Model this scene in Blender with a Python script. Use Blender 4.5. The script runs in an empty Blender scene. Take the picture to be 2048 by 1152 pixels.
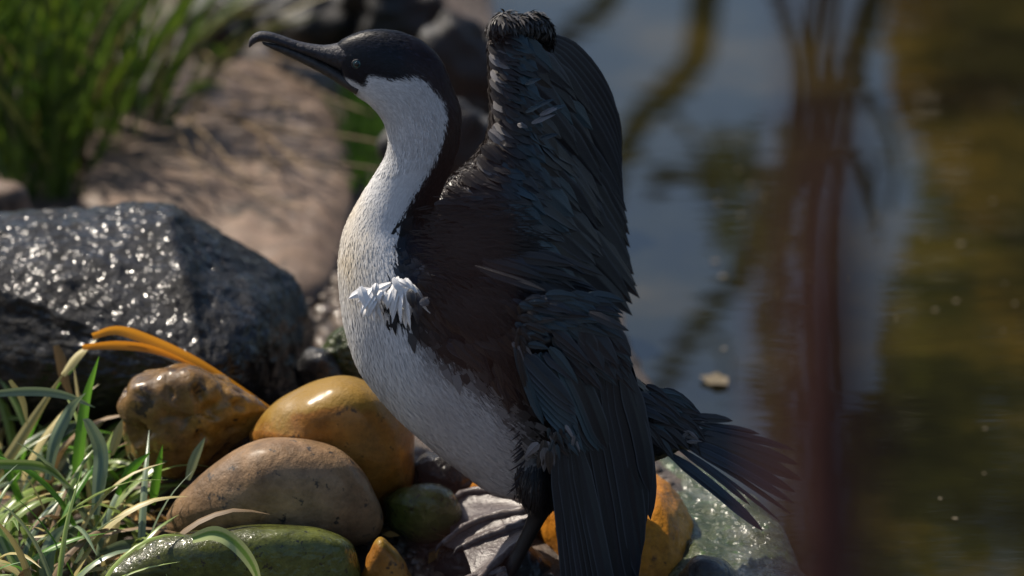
import bpy, bmesh, math, random
import numpy as np
from mathutils import Vector, noise as mn

random.seed(7)
rng = np.random.default_rng(7)
SC = bpy.context.scene
COL = SC.collection
R = math.radians

# ------------------------------------------------------------------ camera
D, PITCH, LENS = 5.0, R(20), 165.0
ZC = 0.335
cam_d = bpy.data.cameras.new('camera')
cam = bpy.data.objects.new('camera', cam_d)
COL.objects.link(cam)
CAM = np.array([0.0, -D * math.cos(PITCH), ZC + D * math.sin(PITCH)])
cam.location = CAM
cam.rotation_euler = (math.pi / 2 - PITCH, 0, 0)
cam_d.lens = LENS
cam_d.sensor_width = 36
cam_d.clip_start = 0.05
cam_d.clip_end = 500
cam_d.dof.use_dof = True
cam_d.dof.focus_distance = D - 0.02
cam_d.dof.aperture_fstop = 2.8
SC.camera = cam

# ------------------------------------------------------------------ light
SUN_DIR = np.array([-0.53, 0.34, 0.78]); SUN_DIR /= np.linalg.norm(SUN_DIR)
world = bpy.data.worlds.new('World'); SC.world = world; world.use_nodes = True
wn = world.node_tree
sky = wn.nodes.new('ShaderNodeTexSky'); sky.sky_type = 'NISHITA'; sky.sun_disc = False; sky.air_density = 1.2; sky.dust_density = 2.5; sky.ozone_density = 5.0
sky.sun_elevation = math.asin(SUN_DIR[2])
sky.sun_rotation = math.atan2(SUN_DIR[0], SUN_DIR[1])
wn.links.new(sky.outputs[0], wn.nodes['Background'].inputs[0])
wn.nodes['Background'].inputs[1].default_value = 0.086
sun_d = bpy.data.lights.new('sun', 'SUN'); sun_d.energy = 5.0; sun_d.angle = R(0.5); sun_d.color = (1, 0.90, 0.76)
sun = bpy.data.objects.new('sun', sun_d); COL.objects.link(sun)
sun.rotation_euler = Vector(SUN_DIR).to_track_quat('Z', 'Y').to_euler()
sun.location = SUN_DIR * 30
SC.view_settings.view_transform = 'Standard'; SC.view_settings.look = 'None'
SC.view_settings.exposure = 0.6; SC.view_settings.gamma = 1
SC.render.engine = 'CYCLES'
SC.cycles.use_denoising = True
SC.cycles.max_bounces = 6

# ------------------------------------------------------------------ pixel helpers (photograph 2048x1152)
K = 36.0 / 2048 / LENS
FW = np.array([0, math.cos(PITCH), -math.sin(PITCH)])
UP = np.array([0, math.sin(PITCH), math.cos(PITCH)])
RT = np.array([1.0, 0, 0])
def ray(px, py): return FW + RT * ((px - 1024) * K) + UP * ((576 - py) * K)
def P(px, py, Y=0.0):
    d = ray(px, py); return CAM + d * ((Y - CAM[1]) / d[1])
def G(px, py, z=0.0):
    d = ray(px, py); return CAM + d * ((z - CAM[2]) / d[2])
ZW = -0.055
def RF(px, py, Yt):                                    # where the water's mirror ray of a pixel reaches the plane Y = Yt
    w = G(px, py, ZW); d = ray(px, py); d = np.array([d[0], d[1], -d[2]])
    return w + d * ((Yt - w[1]) / d[1])
def pix(p):                                            # picture position of world points (n,3)
    q = np.atleast_2d(p) - CAM
    t = q @ FW
    return 1024 + (q @ RT) / t / K, 576 - (q @ UP) / t / K
PXM = D * K                                            # metres per photo pixel at the bird

# ------------------------------------------------------------------ object helpers
def tag(o, label=None, cat=None, group=None, kind=None):
    if label: o['label'] = label
    if cat: o['category'] = cat
    if group: o['group'] = group
    if kind: o['kind'] = kind
    return o
def empty(name, loc):
    o = bpy.data.objects.new(name, None); COL.objects.link(o); o.location = loc; o.empty_display_size = 0.05
    return o
def obj(name, me, mat=None, parent=None):
    o = bpy.data.objects.new(name, me); COL.objects.link(o)
    if mat is not None and not me.materials: me.materials.append(mat)
    if parent is not None:
        o.parent = parent
        q = parent; off = Vector((0, 0, 0))
        while q is not None: off += q.location; q = q.parent
        o.location = -off
    return o
def mesh(name, v, f, smooth=True, col=None, uv=None):
    me = bpy.data.meshes.new(name)
    me.from_pydata([tuple(map(float, a)) for a in v] if not isinstance(v, np.ndarray) else v.tolist(), [], f)
    if smooth: me.polygons.foreach_set('use_smooth', [True] * len(me.polygons))
    if col is not None:
        a = me.color_attributes.new('tint', 'FLOAT_COLOR', 'POINT')
        c = np.ones((len(me.vertices), 4), np.float32); c[:, :3] = col
        a.data.foreach_set('color', c.ravel())
    if uv is not None:
        l = me.uv_layers.new(name='UVMap')
        idx = np.zeros(len(me.loops), np.int32); me.loops.foreach_get('vertex_index', idx)
        l.data.foreach_set('uv', np.asarray(uv, np.float32)[idx].ravel())
    me.update()
    return me
def nrm(a):
    a = np.asarray(a, float); return a / (np.linalg.norm(a, axis=-1, keepdims=True) + 1e-12)
def spline(pts, n):                                    # Catmull-Rom through rows of pts
    p = np.asarray(pts, float); m = len(p)
    q = np.vstack([2 * p[0] - p[1], p, 2 * p[-1] - p[-2]])
    t = np.linspace(0, m - 1 - 1e-9, n); i = t.astype(int); f = (t - i)[:, None]
    a, b, c, d = q[i], q[i + 1], q[i + 2], q[i + 3]
    return 0.5 * (2 * b + (c - a) * f + (2 * a - 5 * b + 4 * c - d) * f**2 + (3 * b - a - 3 * c + d) * f**3)
def grid_faces(n, m, closed=False):
    f = []
    for i in range(n - 1):
        for j in range(m if closed else m - 1):
            k = (j + 1) % m
            f.append((i * m + j, i * m + k, (i + 1) * m + k, (i + 1) * m + j))
    return f
def tube(pts, rad, seg=8, n=None, wob=0.0):
    pts = np.asarray(pts, float); rad = np.asarray(rad, float)
    if n:
        a = spline(np.hstack([pts, rad[:, None]]), n); pts, rad = a[:, :3], np.maximum(a[:, 3], 1e-4)
    T = nrm(np.gradient(pts, axis=0)); ref = np.array([0.31, -0.9, 0.28])
    N = nrm(np.cross(T, ref)); B = np.cross(T, N)
    v = []
    for i in range(len(pts)):
        for j in range(seg):
            a = 2 * math.pi * j / seg
            r = rad[i] * (1 + wob * mn.noise(Vector(pts[i] * 60 + np.array([math.cos(a), math.sin(a), 0]))))
            v.append(pts[i] + r * (math.cos(a) * N[i] + math.sin(a) * B[i]))
    f = grid_faces(len(pts), seg, True)
    f.append(tuple(range(seg))[::-1]); f.append(tuple(range((len(pts) - 1) * seg, len(pts) * seg)))
    return np.array(v), f
class Acc:                                             # collects pieces that belong to ONE part
    def __init__(s): s.v, s.f, s.n = [], [], 0
    def add(s, v, f):
        s.v.append(np.asarray(v)); s.f += [tuple(i + s.n for i in q) for q in f]; s.n += len(v)
    def mesh(s, name): return mesh(name, np.vstack(s.v), s.f)

# ------------------------------------------------------------------ materials
def mat(name):
    m = bpy.data.materials.new(name); m.use_nodes = True
    return m, m.node_tree.nodes, m.node_tree.links, m.node_tree.nodes['Principled BSDF']
def ramp(nd, stops):
    r = nd.new('ShaderNodeValToRGB'); e = r.color_ramp.elements
    while len(e) < len(stops): e.new(0.5)
    for k, (p, c) in zip(e, stops): k.position = p; k.color = (*c, 1)
    return r
def tex_noise(nd, lk, scale, detail=6, rough=0.6, coord='Object', vec=None):
    t = nd.new('ShaderNodeTexNoise'); t.inputs['Scale'].default_value = scale
    t.inputs['Detail'].default_value = detail; t.inputs['Roughness'].default_value = rough
    if vec is None:
        c = nd.new('ShaderNodeTexCoord'); lk.new(c.outputs[coord], t.inputs['Vector'])
    else: lk.new(vec, t.inputs['Vector'])
    return t
def rock_mat(name, stops, scale=14, rough=(0.15, 0.5), bump=0.4, bscale=60, bdist=0.004, speck=None, vor=None, top=None, wet=None):
    m, nd, lk, b = mat(name)
    n1 = tex_noise(nd, lk, scale); r = ramp(nd, stops); lk.new(n1.outputs[0], r.inputs[0])
    colr = r.outputs[0]
    nm = tex_noise(nd, lk, scale * 7, 8, 0.75); rm = ramp(nd, [(0.3, (0.45, 0.45, 0.45)), (0.5, (1, 1, 1)), (0.72, (1.5, 1.45, 1.4))]); lk.new(nm.outputs[0], rm.inputs[0])
    mm_ = nd.new('ShaderNodeMixRGB'); mm_.blend_type = 'MULTIPLY'; mm_.inputs[0].default_value = 0.85; lk.new(colr, mm_.inputs[1]); lk.new(rm.outputs[0], mm_.inputs[2]); colr = mm_.outputs[0]
    if speck:
        n3 = tex_noise(nd, lk, speck[0], 3, 0.7); r3 = ramp(nd, [(speck[1], (0, 0, 0)), (speck[1] + 0.07, (1, 1, 1))])
        lk.new(n3.outputs[0], r3.inputs[0]); mx = nd.new('ShaderNodeMixRGB'); mx.inputs[2].default_value = (*speck[2], 1)
        lk.new(r3.outputs[0], mx.inputs[0]); lk.new(colr, mx.inputs[1]); colr = mx.outputs[0]
    if top:                                            # a second colour on the faces that look upwards
        g = nd.new('ShaderNodeNewGeometry'); sp = nd.new('ShaderNodeSeparateXYZ'); lk.new(g.outputs['Normal'], sp.inputs[0])
        n4 = tex_noise(nd, lk, 9, 5, 0.7); ad = nd.new('ShaderNodeMath'); ad.operation = 'MULTIPLY_ADD'
        lk.new(n4.outputs[0], ad.inputs[0]); ad.inputs[1].default_value = 0.9; lk.new(sp.outputs[2], ad.inputs[2])
        r4 = ramp(nd, [(top[1], (0, 0, 0)), (min(top[1] + 0.3, 1), (1, 1, 1))]); lk.new(ad.outputs[0], r4.inputs[0])
        mx = nd.new('ShaderNodeMixRGB'); mx.inputs[2].default_value = (*top[0], 1)
        lk.new(r4.outputs[0], mx.inputs[0]); lk.new(colr, mx.inputs[1]); colr = mx.outputs[0]
    lk.new(colr, b.inputs['Base Color'])
    n2 = tex_noise(nd, lk, bscale, 8, 0.65)
    rr = nd.new('ShaderNodeMapRange'); rr.inputs[1].default_value = 0.35; rr.inputs[2].default_value = 0.65
    rr.inputs[3].default_value, rr.inputs[4].default_value = rough
    n5 = tex_noise(nd, lk, 22, 4, 0.6); lk.new(n5.outputs[0], rr.inputs[0]); lk.new(rr.outputs[0], b.inputs['Roughness'])
    bp = nd.new('ShaderNodeBump'); bp.inputs['Strength'].default_value = bump; bp.inputs['Distance'].default_value = bdist
    h = n2.outputs[0]
    if vor:
        v = nd.new('ShaderNodeTexVoronoi'); v.inputs['Scale'].default_value = vor
        c = nd.new('ShaderNodeTexCoord'); lk.new(c.outputs['Object'], v.inputs['Vector'])
        ad = nd.new('ShaderNodeMath'); ad.operation = 'SUBTRACT'; lk.new(n2.outputs[0], ad.inputs[0]); lk.new(v.outputs[0], ad.inputs[1]); h = ad.outputs[0]
    lk.new(h, bp.inputs['Height']); lk.new(bp.outputs[0], b.inputs['Normal'])
    if wet:                                            # film of water over the rough stone: small lenses that catch the sun
        b.inputs['Specular IOR Level'].default_value = 0.15
        b.inputs['Coat Weight'].default_value = wet[3] if len(wet) > 3 else 0.8; b.inputs['Coat IOR'].default_value = 1.42
        nw = tex_noise(nd, lk, wet[0], 1.5, 0.4); bw = nd.new('ShaderNodeBump'); bw.inputs['Distance'].default_value = wet[1]; bw.inputs['Strength'].default_value = 1
        lk.new(nw.outputs[0], bw.inputs['Height']); lk.new(bw.outputs[0], b.inputs['Coat Normal'])
        b.inputs['Coat Roughness'].default_value = wet[2]
        nu_ = tex_noise(nd, lk, 16, 4, 0.6); ru = nd.new('ShaderNodeMapRange'); ru.inputs[1].default_value = 0.38; ru.inputs[2].default_value = 0.58; ru.inputs[3].default_value = 0.25 * b.inputs['Coat Weight'].default_value; ru.inputs[4].default_value = b.inputs['Coat Weight'].default_value
        lk.new(nu_.outputs[0], ru.inputs[0]); lk.new(ru.outputs[0], b.inputs['Coat Weight'])
    return m
M = {}
M['boulder'] = rock_mat('wet black basalt', [(0.3, (0.003, 0.003, 0.0035)), (0.7, (0.009, 0.0085, 0.008))], 10, (0.3, 0.6), 0.8, 70, 0.008, wet=(78, 0.0095, 0.16, 0.75))
M['sandstone'] = rock_mat('tan sandstone', [(0.25, (0.045, 0.03, 0.02)), (0.5, (0.115, 0.076, 0.052)), (0.75, (0.18, 0.125, 0.088))], 5, (0.5, 0.9), 0.5, 35, 0.006, speck=(12, 0.58, (0.05, 0.036, 0.026)))
M['amber'] = rock_mat('amber cobble', [(0.28, (0.07, 0.028, 0.006)), (0.5, (0.23, 0.095, 0.014)), (0.72, (0.34, 0.175, 0.04))], 6, (0.35, 0.6), 0.6, 70, 0.005, top=((0.20, 0.115, 0.015), 0.85), wet=(40, 0.0012, 0.25, 0.6), speck=(45, 0.6, (0.05, 0.028, 0.012)))
M['ochre'] = rock_mat('pitted ochre rock', [(0.3, (0.045, 0.03, 0.02)), (0.5, (0.16, 0.09, 0.03)), (0.72, (0.30, 0.16, 0.02))], 11, (0.12, 0.35), 0.6, 40, 0.008, speck=(26, 0.6, (0.03, 0.02, 0.012)), wet=(60, 0.004, 0.18))
M['greybrown'] = rock_mat('grey brown cobble', [(0.28, (0.07, 0.04, 0.02)), (0.5, (0.19, 0.118, 0.062)), (0.72, (0.32, 0.22, 0.125))], 6, (0.35, 0.6), 0.6, 90, 0.005, speck=(60, 0.60, (0.04, 0.035, 0.03)), wet=(45, 0.0014, 0.3, 0.5))
M['green'] = rock_mat('algae green stone', [(0.3, (0.03, 0.032, 0.014)), (0.55, (0.075, 0.085, 0.018)), (0.8, (0.14, 0.15, 0.04))], 10, (0.10, 0.3), 0.6, 80, 0.004, speck=(110, 0.6, (0.02, 0.02, 0.015)), wet=(150, 0.003, 0.16))
M['orange'] = rock_mat('orange ironstone', [(0.25, (0.20, 0.065, 0.008)), (0.5, (0.42, 0.165, 0.016)), (0.75, (0.52, 0.24, 0.03))], 12, (0.25, 0.55), 0.5, 60, 0.005, speck=(50, 0.63, (0.09, 0.04, 0.012)), wet=(90, 0.004, 0.25, 0.3))
M['speckled'] = rock_mat('speckled green grey rock', [(0.3, (0.014, 0.022, 0.006)), (0.5, (0.04, 0.05, 0.018)), (0.7, (0.11, 0.115, 0.085))], 26, (0.12, 0.3), 0.8, 70, 0.006, speck=(36, 0.6, (0.04, 0.08, 0.01)), wet=(120, 0.010, 0.18, 1.0))
M['dark'] = rock_mat('dark wet stone', [(0.3, (0.012, 0.013, 0.015)), (0.7, (0.04, 0.038, 0.036))], 14, (0.15, 0.4), 0.8, 60, 0.006, wet=(90, 0.006, 0.2))
M['bank'] = rock_mat('dull bank stone', [(0.3, (0.005, 0.0045, 0.004)), (0.55, (0.012, 0.011, 0.010)), (0.8, (0.035, 0.032, 0.03))], 14, (0.4, 0.8), 0.6, 30, 0.01)  # near-black: shade over the background bank is put into this stone colour
M['pebble'] = rock_mat('wet pebbles', [(0.3, (0.03, 0.027, 0.024)), (0.5, (0.10, 0.075, 0.055)), (0.75, (0.2, 0.16, 0.12))], 25, (0.3, 0.5), 0.3, 80, 0.003, wet=(90, 0.003, 0.12))

def strand_mat(name, rough=0.75, sheen=0.0, spec=0.25):
    m, nd, lk, b = mat(name)
    a = nd.new('ShaderNodeVertexColor'); a.layer_name = 'tint'
    mr = nd.new('ShaderNodeMapRange'); mr.inputs[1].default_value = 0.02; mr.inputs[2].default_value = 0.2; mr.inputs[3].default_value = 0.42; mr.inputs[4].default_value = rough
    lk.new(a.outputs[0], mr.inputs[0]); lk.new(mr.outputs[0], b.inputs['Roughness'])
    lk.new(a.outputs[0], b.inputs['Base Color'])
    b.inputs['Roughness'].default_value = rough; b.inputs['Sheen Weight'].default_value = sheen
    b.inputs['Specular IOR Level'].default_value = spec
    return m
M['plumage'] = strand_mat('plumage')
M['skin'] = strand_mat('bird body')

def feather_mat(name, ca, cb, fringe_col, rough=0.42, metal_w=0.35):
    m, nd, lk, b = mat(name)
    uv = nd.new('ShaderNodeUVMap'); sp = nd.new('ShaderNodeSeparateXYZ'); lk.new(uv.outputs[0], sp.inputs[0])
    # barbs: fine slanting lines running from the shaft to the edge
    ab = nd.new('ShaderNodeMath'); ab.operation = 'ABSOLUTE'; lk.new(sp.outputs[0], ab.inputs[0])
    ad = nd.new('ShaderNodeMath'); ad.operation = 'SUBTRACT'; lk.new(sp.outputs[1], ad.inputs[0]); lk.new(ab.outputs[0], ad.inputs[1])
    cx = nd.new('ShaderNodeCombineXYZ'); lk.new(ad.outputs[0], cx.inputs[0])
    n = nd.new('ShaderNodeTexNoise'); n.inputs['Scale'].default_value = 22; n.inputs['Detail'].default_value = 3; lk.new(cx.outputs[0], n.inputs['Vector'])
    oi = nd.new('ShaderNodeObjectInfo')
    mx = nd.new('ShaderNodeMixRGB'); mx.inputs[1].default_value = (*ca, 1); mx.inputs[2].default_value = (*cb, 1)
    lk.new(oi.outputs['Random'], mx.inputs[0])
    r = ramp(nd, [(0.3, (0.4, 0.4, 0.4)), (0.7, (1.8, 1.8, 1.8))]); lk.new(n.outputs[0], r.inputs[0])
    ml = nd.new('ShaderNodeMixRGB'); ml.blend_type = 'MULTIPLY'; ml.inputs[0].default_value = 1
    lk.new(mx.outputs[0], ml.inputs[1]); lk.new(r.outputs[0], ml.inputs[2])
    # a paler worn fringe along the vane edge
    fr = ramp(nd, [(0.80, (0, 0, 0)), (1.0, (1, 1, 1))]); lk.new(ab.outputs[0], fr.inputs[0])
    m2 = nd.new('ShaderNodeMixRGB'); m2.inputs[2].default_value = (*fringe_col, 1)
    fm = nd.new('ShaderNodeMath'); fm.operation = 'MULTIPLY'; fm.inputs[1].default_value = metal_w; lk.new(fr.outputs[0], fm.inputs[0])
    lk.new(fm.outputs[0], m2.inputs[0]); lk.new(ml.outputs[0], m2.inputs[1]); lk.new(m2.outputs[0], b.inputs['Base Color'])
    rr = nd.new('ShaderNodeMapRange'); rr.inputs[3].default_value = rough - 0.08; rr.inputs[4].default_value = rough + 0.18; lk.new(n.outputs[0], rr.inputs[0]); lk.new(rr.outputs[0], b.inputs['Roughness'])
    b.inputs['Specular IOR Level'].default_value = 0.45
    bp = nd.new('ShaderNodeBump'); bp.inputs['Strength'].default_value = 0.5; bp.inputs['Distance'].default_value = 0.0008
    lk.new(n.outputs[0], bp.inputs['Height']); lk.new(bp.outputs[0], b.inputs['Normal'])
    return m
M['f_flight'] = feather_mat('black flight feather', (0.005, 0.0055, 0.008), (0.012, 0.014, 0.020), (0.07, 0.078, 0.095), 0.3, 0.6)
M['f_teal'] = feather_mat('teal sheen covert', (0.009, 0.017, 0.023), (0.022, 0.044, 0.056), (0.06, 0.09, 0.105), 0.28)  # teal sheen is put into the base colour
M['f_brown'] = feather_mat('dark brown covert', (0.010, 0.008, 0.0075), (0.022, 0.018, 0.016), (0.075, 0.062, 0.055), 0.36)
M['f_pale'] = feather_mat('grey covert and painted highlight', (0.09, 0.085, 0.085), (0.19, 0.18, 0.185), (0.25, 0.24, 0.24), 0.6)  # pale grey coverts; also painted glossy highlights on the raised wing
M['f_white'] = feather_mat('white tuft feather', (0.60, 0.59, 0.58), (0.72, 0.71, 0.70), (0.75, 0.74, 0.73), 0.7)

def plain(name, c, rough=0.5, spec=0.5, nscale=40, amt=0.35, bump=0.3, bdist=0.001):
    m, nd, lk, b = mat(name)
    n = tex_noise(nd, lk, nscale); lo = tuple(x * (1 - amt) for x in c); hi = tuple(min(1, x * (1 + amt)) for x in c)
    r = ramp(nd, [(0.3, lo), (0.7, hi)]); lk.new(n.outputs[0], r.inputs[0]); lk.new(r.outputs[0], b.inputs['Base Color'])
    b.inputs['Roughness'].default_value = rough; b.inputs['Specular IOR Level'].default_value = spec
    bp = nd.new('ShaderNodeBump'); bp.inputs['Strength'].default_value = bump; bp.inputs['Distance'].default_value = bdist
    lk.new(n.outputs[0], bp.inputs['Height']); lk.new(bp.outputs[0], b.inputs['Normal'])
    return m
M['bill'] = plain('black bill horn', (0.018, 0.017, 0.022), 0.5, 0.4, 220, 0.6, 1.0, 0.002)
M['bill_low'] = plain('lower bill horn', (0.03, 0.026, 0.024), 0.5, 0.4, 200, 0.5, 0.6)
M['eye'] = plain('teal iris', (0.012, 0.06, 0.065), 0.08, 0.6, 300, 0.3, 0)
M['pupil'] = plain('pupil', (0.002, 0.002, 0.003), 0.05, 0.6, 50, 0.1, 0)
M['leg'] = plain('dark leg skin', (0.018, 0.016, 0.015), 0.4, 0.5, 260, 0.5, 0.8, 0.002)
M['web'] = plain('grey brown web skin', (0.10, 0.082, 0.078), 0.3, 0.5, 220, 0.4, 0.8, 0.0015)
M['bark'] = plain('dark bark', (0.03, 0.022, 0.016), 0.85, 0.2, 30, 0.5, 1, 0.01)
M['stake'] = plain('rust brown stake', (0.062, 0.024, 0.018), 0.8, 0.2, 40, 0.4, 0.6, 0.003)

def leaf_mat(name, ca, cb, rough=0.35, trans=0.35, stripe=0.0):
    m, nd, lk, b = mat(name)
    oi = nd.new('ShaderNodeObjectInfo'); uv = nd.new('ShaderNodeUVMap'); sp = nd.new('ShaderNodeSeparateXYZ'); lk.new(uv.outputs[0], sp.inputs[0])
    mx = nd.new('ShaderNodeMixRGB'); mx.inputs[1].default_value = (*ca, 1); mx.inputs[2].default_value = (*cb, 1)
    n = tex_noise(nd, lk, 18, 4); ad = nd.new('ShaderNodeMath'); ad.operation = 'MULTIPLY_ADD'
    lk.new(n.outputs[0], ad.inputs[0]); ad.inputs[1].default_value = 0.5
    su = nd.new('ShaderNodeMath'); su.operation = 'SUBTRACT'; lk.new(oi.outputs['Random'], su.inputs[0]); su.inputs[1].default_value = 0.25
    lk.new(su.outputs[0], ad.inputs[2]); ad.use_clamp = True; lk.new(ad.outputs[0], mx.inputs[0])
    cx = nd.new('ShaderNodeCombineXYZ'); lk.new(sp.outputs[0], cx.inputs[0])
    w = nd.new('ShaderNodeTexNoise'); w.inputs['Scale'].default_value = 6; w.inputs['Detail'].default_value = 2; lk.new(cx.outputs[0], w.inputs['Vector'])
    r = ramp(nd, [(0.35, (0.7, 0.7, 0.7)), (0.65, (1.25, 1.25, 1.25))]); lk.new(w.outputs[0], r.inputs[0])
    ml = nd.new('ShaderNodeMixRGB'); ml.blend_type = 'MULTIPLY'; ml.inputs[0].default_value = 1; lk.new(mx.outputs[0], ml.inputs[1]); lk.new(r.outputs[0], ml.inputs[2])
    c = ml.outputs[0]
    if stripe:
        ab = nd.new('ShaderNodeMath'); ab.operation = 'ABSOLUTE'; lk.new(sp.outputs[0], ab.inputs[0])
        rs = ramp(nd, [(0.25, (0, 0, 0)), (0.45, (1, 1, 1))]); lk.new(ab.outputs[0], rs.inputs[0])
        fm = nd.new('ShaderNodeMath'); fm.operation = 'MULTIPLY'; fm.inputs[1].default_value = stripe; lk.new(rs.outputs[0], fm.inputs[0])
        m3 = nd.new('ShaderNodeMixRGB'); m3.inputs[2].default_value = (0.45, 0.48, 0.22, 1); lk.new(fm.outputs[0], m3.inputs[0]); lk.new(c, m3.inputs[1]); c = m3.outputs[0]
    lk.new(c, b.inputs['Base Color']); b.inputs['Roughness'].default_value = rough
    tr = nd.new('ShaderNodeBsdfTranslucent'); lk.new(c, tr.inputs[0]); ms = nd.new('ShaderNodeMixShader'); ms.inputs[0].default_value = trans
    lk.new(b.outputs[0], ms.inputs[1]); lk.new(tr.outputs[0], ms.inputs[2]); lk.new(ms.outputs[0], nd['Material Output'].inputs[0])
    return m
M['grass'] = leaf_mat('strap grass', (0.075, 0.14, 0.025), (0.20, 0.29, 0.05), 0.32, 0.3, 0.25)
M['grassblue'] = leaf_mat('blue green strap grass', (0.07, 0.11, 0.075), (0.13, 0.19, 0.12), 0.3, 0.25, 0.2)
M['grassbright'] = leaf_mat('bright green blade', (0.07, 0.20, 0.015), (0.12, 0.28, 0.03), 0.35, 0.45)
M['straw'] = leaf_mat('straw stalk', (0.32, 0.27, 0.10), (0.40, 0.34, 0.15), 0.45, 0.2)
M['deadorange'] = leaf_mat('orange dead blade', (0.55, 0.20, 0.015), (0.62, 0.27, 0.025), 0.45, 0.5)
M['deadbrown'] = leaf_mat('brown dead blade', (0.12, 0.075, 0.035), (0.2, 0.13, 0.06), 0.6, 0.2)
M['deadlitter'] = leaf_mat('dead leaf scraps', (0.32, 0.15, 0.03), (0.45, 0.3, 0.10), 0.4, 0.3)
M['striped'] = leaf_mat('striped arching blade', (0.12, 0.22, 0.04), (0.15, 0.26, 0.05), 0.3, 0.25, 0.7)
M['reed'] = leaf_mat('back reed', (0.025, 0.06, 0.008), (0.12, 0.18, 0.015), 0.45, 0.4)
M['reedyellow'] = leaf_mat('yellowing reed', (0.12, 0.14, 0.03), (0.20, 0.15, 0.06), 0.5, 0.35)
M['treeleaf'] = leaf_mat('olive tree leaf', (0.03, 0.045, 0.008), (0.16, 0.16, 0.015), 0.5, 0.4)
M['treegold'] = leaf_mat('golden tree leaf', (0.26, 0.15, 0.015), (0.42, 0.26, 0.03), 0.5, 0.4)
M['floatleaf'] = leaf_mat('fallen floating leaf', (0.10, 0.075, 0.035), (0.20, 0.16, 0.10), 0.5, 0.1)
M['moss'] = leaf_mat('moss', (0.03, 0.075, 0.006), (0.06, 0.13, 0.010), 0.7, 0.3)

# ground: wet brown earth
def ground_mat():
    m, nd, lk, b = mat('wet brown earth')
    n = tex_noise(nd, lk, 6); n2 = tex_noise(nd, lk, 55, 6, 0.7)
    r = ramp(nd, [(0.3, (0.03, 0.022, 0.016)), (0.5, (0.085, 0.058, 0.042)), (0.72, (0.17, 0.12, 0.09))]); lk.new(n.outputs[0], r.inputs[0])
    r2 = ramp(nd, [(0.35, (0.4, 0.4, 0.4)), (0.65, (1.3, 1.3, 1.3))]); lk.new(n2.outputs[0], r2.inputs[0])
    ml = nd.new('ShaderNodeMixRGB'); ml.blend_type = 'MULTIPLY'; ml.inputs[0].default_value = 1; lk.new(r.outputs[0], ml.inputs[1]); lk.new(r2.outputs[0], ml.inputs[2])
    lk.new(ml.outputs[0], b.inputs['Base Color']); b.inputs['Roughness'].default_value = 0.55
    bp = nd.new('ShaderNodeBump'); bp.inputs['Strength'].default_value = 0.9; bp.inputs['Distance'].default_value = 0.012
    lk.new(n2.outputs[0], bp.inputs['Height']); lk.new(bp.outputs[0], b.inputs['Normal'])
    return m
M['ground'] = ground_mat()
def water_mat():
    m, nd, lk, b = mat('murky pond water')
    n = tex_noise(nd, lk, 2.6, 5, 0.6)
    r = ramp(nd, [(0.32, (0.004, 0.004, 0.003)), (0.5, (0.010, 0.010, 0.004)), (0.66, (0.030, 0.023, 0.006))]); lk.new(n.outputs[0], r.inputs[0])
    lk.new(r.outputs[0], b.inputs['Base Color']); b.inputs['Roughness'].default_value = 0.02; b.inputs['IOR'].default_value = 1.38
    tc = nd.new('ShaderNodeTexCoord'); mp = nd.new('ShaderNodeMapping'); mp.inputs['Scale'].default_value = (5, 16, 1); lk.new(tc.outputs['Object'], mp.inputs[0])
    n2 = tex_noise(nd, lk, 1.0, 3, 0.5, vec=mp.outputs[0])
    bp = nd.new('ShaderNodeBump'); bp.inputs['Strength'].default_value = 0.25; bp.inputs['Distance'].default_value = 0.0008
    lk.new(n2.outputs[0], bp.inputs['Height']); lk.new(bp.outputs[0], b.inputs['Normal'])
    return m
M['water'] = water_mat()

# ------------------------------------------------------------------ setting: ground and water
shore_px = [(1640, 1230), (1600, 1150), (1420, 985), (1325, 850), (1230, 640), (1130, 400), (1040, 150), (985, 20), (960, -40)]
shore = np.array([G(x, y, ZW)[:2] for x, y in shore_px])
o_ = np.argsort(shore[:, 1]); shore = shore[o_]
def shore_x(y):
    return np.interp(y, shore[:, 1], shore[:, 0], left=shore[0, 0], right=shore[-1, 0])
def height(x, y):
    d = x - shore_x(y)                                 # > 0 in the pond
    far = np.clip((y - 4.4) / 0.7, 0, 1)               # the bank on the other side
    h = 0.012 * np.sin(3.1 * x + 1.7 * y) + 0.010 * np.sin(7.3 * y - 4.1 * x)
    pond = -0.05 - 0.5 * np.clip(d / 0.5, 0, 1)
    bank = np.clip(-d / 0.10, 0, 1)
    land = h * bank + (1 - bank) * -0.045
    z = np.where(d > 0, pond, land)
    z = z * (1 - far) + (0.12 + 0.04 * np.sin(2 * x)) * far
    # low ground in front of the stones
    return z
def axis(lo, a, b, hi, step, outer):
    return np.concatenate([-np.geomspace(-lo, -a, outer)[:-1], np.arange(a, b, step), np.geomspace(b, hi, outer)])
xs = axis(-60, -1.2, 1.2, 60, 0.02, 26); ys = axis(-40, -0.6, 2.6, 80, 0.02, 26)
X, Y = np.meshgrid(xs, ys)
Z = height(X, Y)
v = np.stack([X.ravel(), Y.ravel(), Z.ravel()], 1)
inner = (np.abs(v[:, 0]) < 1.3) & (v[:, 1] > -0.7) & (v[:, 1] < 2.7)
for i in np.nonzero(inner)[0]:
    v[i, 2] += 0.010 * mn.fractal(Vector(v[i] * 9), 0.7, 2.0, 4)
g = obj('ground', mesh('ground', v, grid_faces(len(ys), len(xs))), M['ground']); g['kind'] = 'structure'
w = obj('pond_water', mesh('pond_water', np.array([(-3, -1.2, ZW), (14, -1.2, ZW), (14, 6, ZW), (-3, 6, ZW)]), [(0, 1, 2, 3)]), M['water']); w['kind'] = 'structure'

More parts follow.
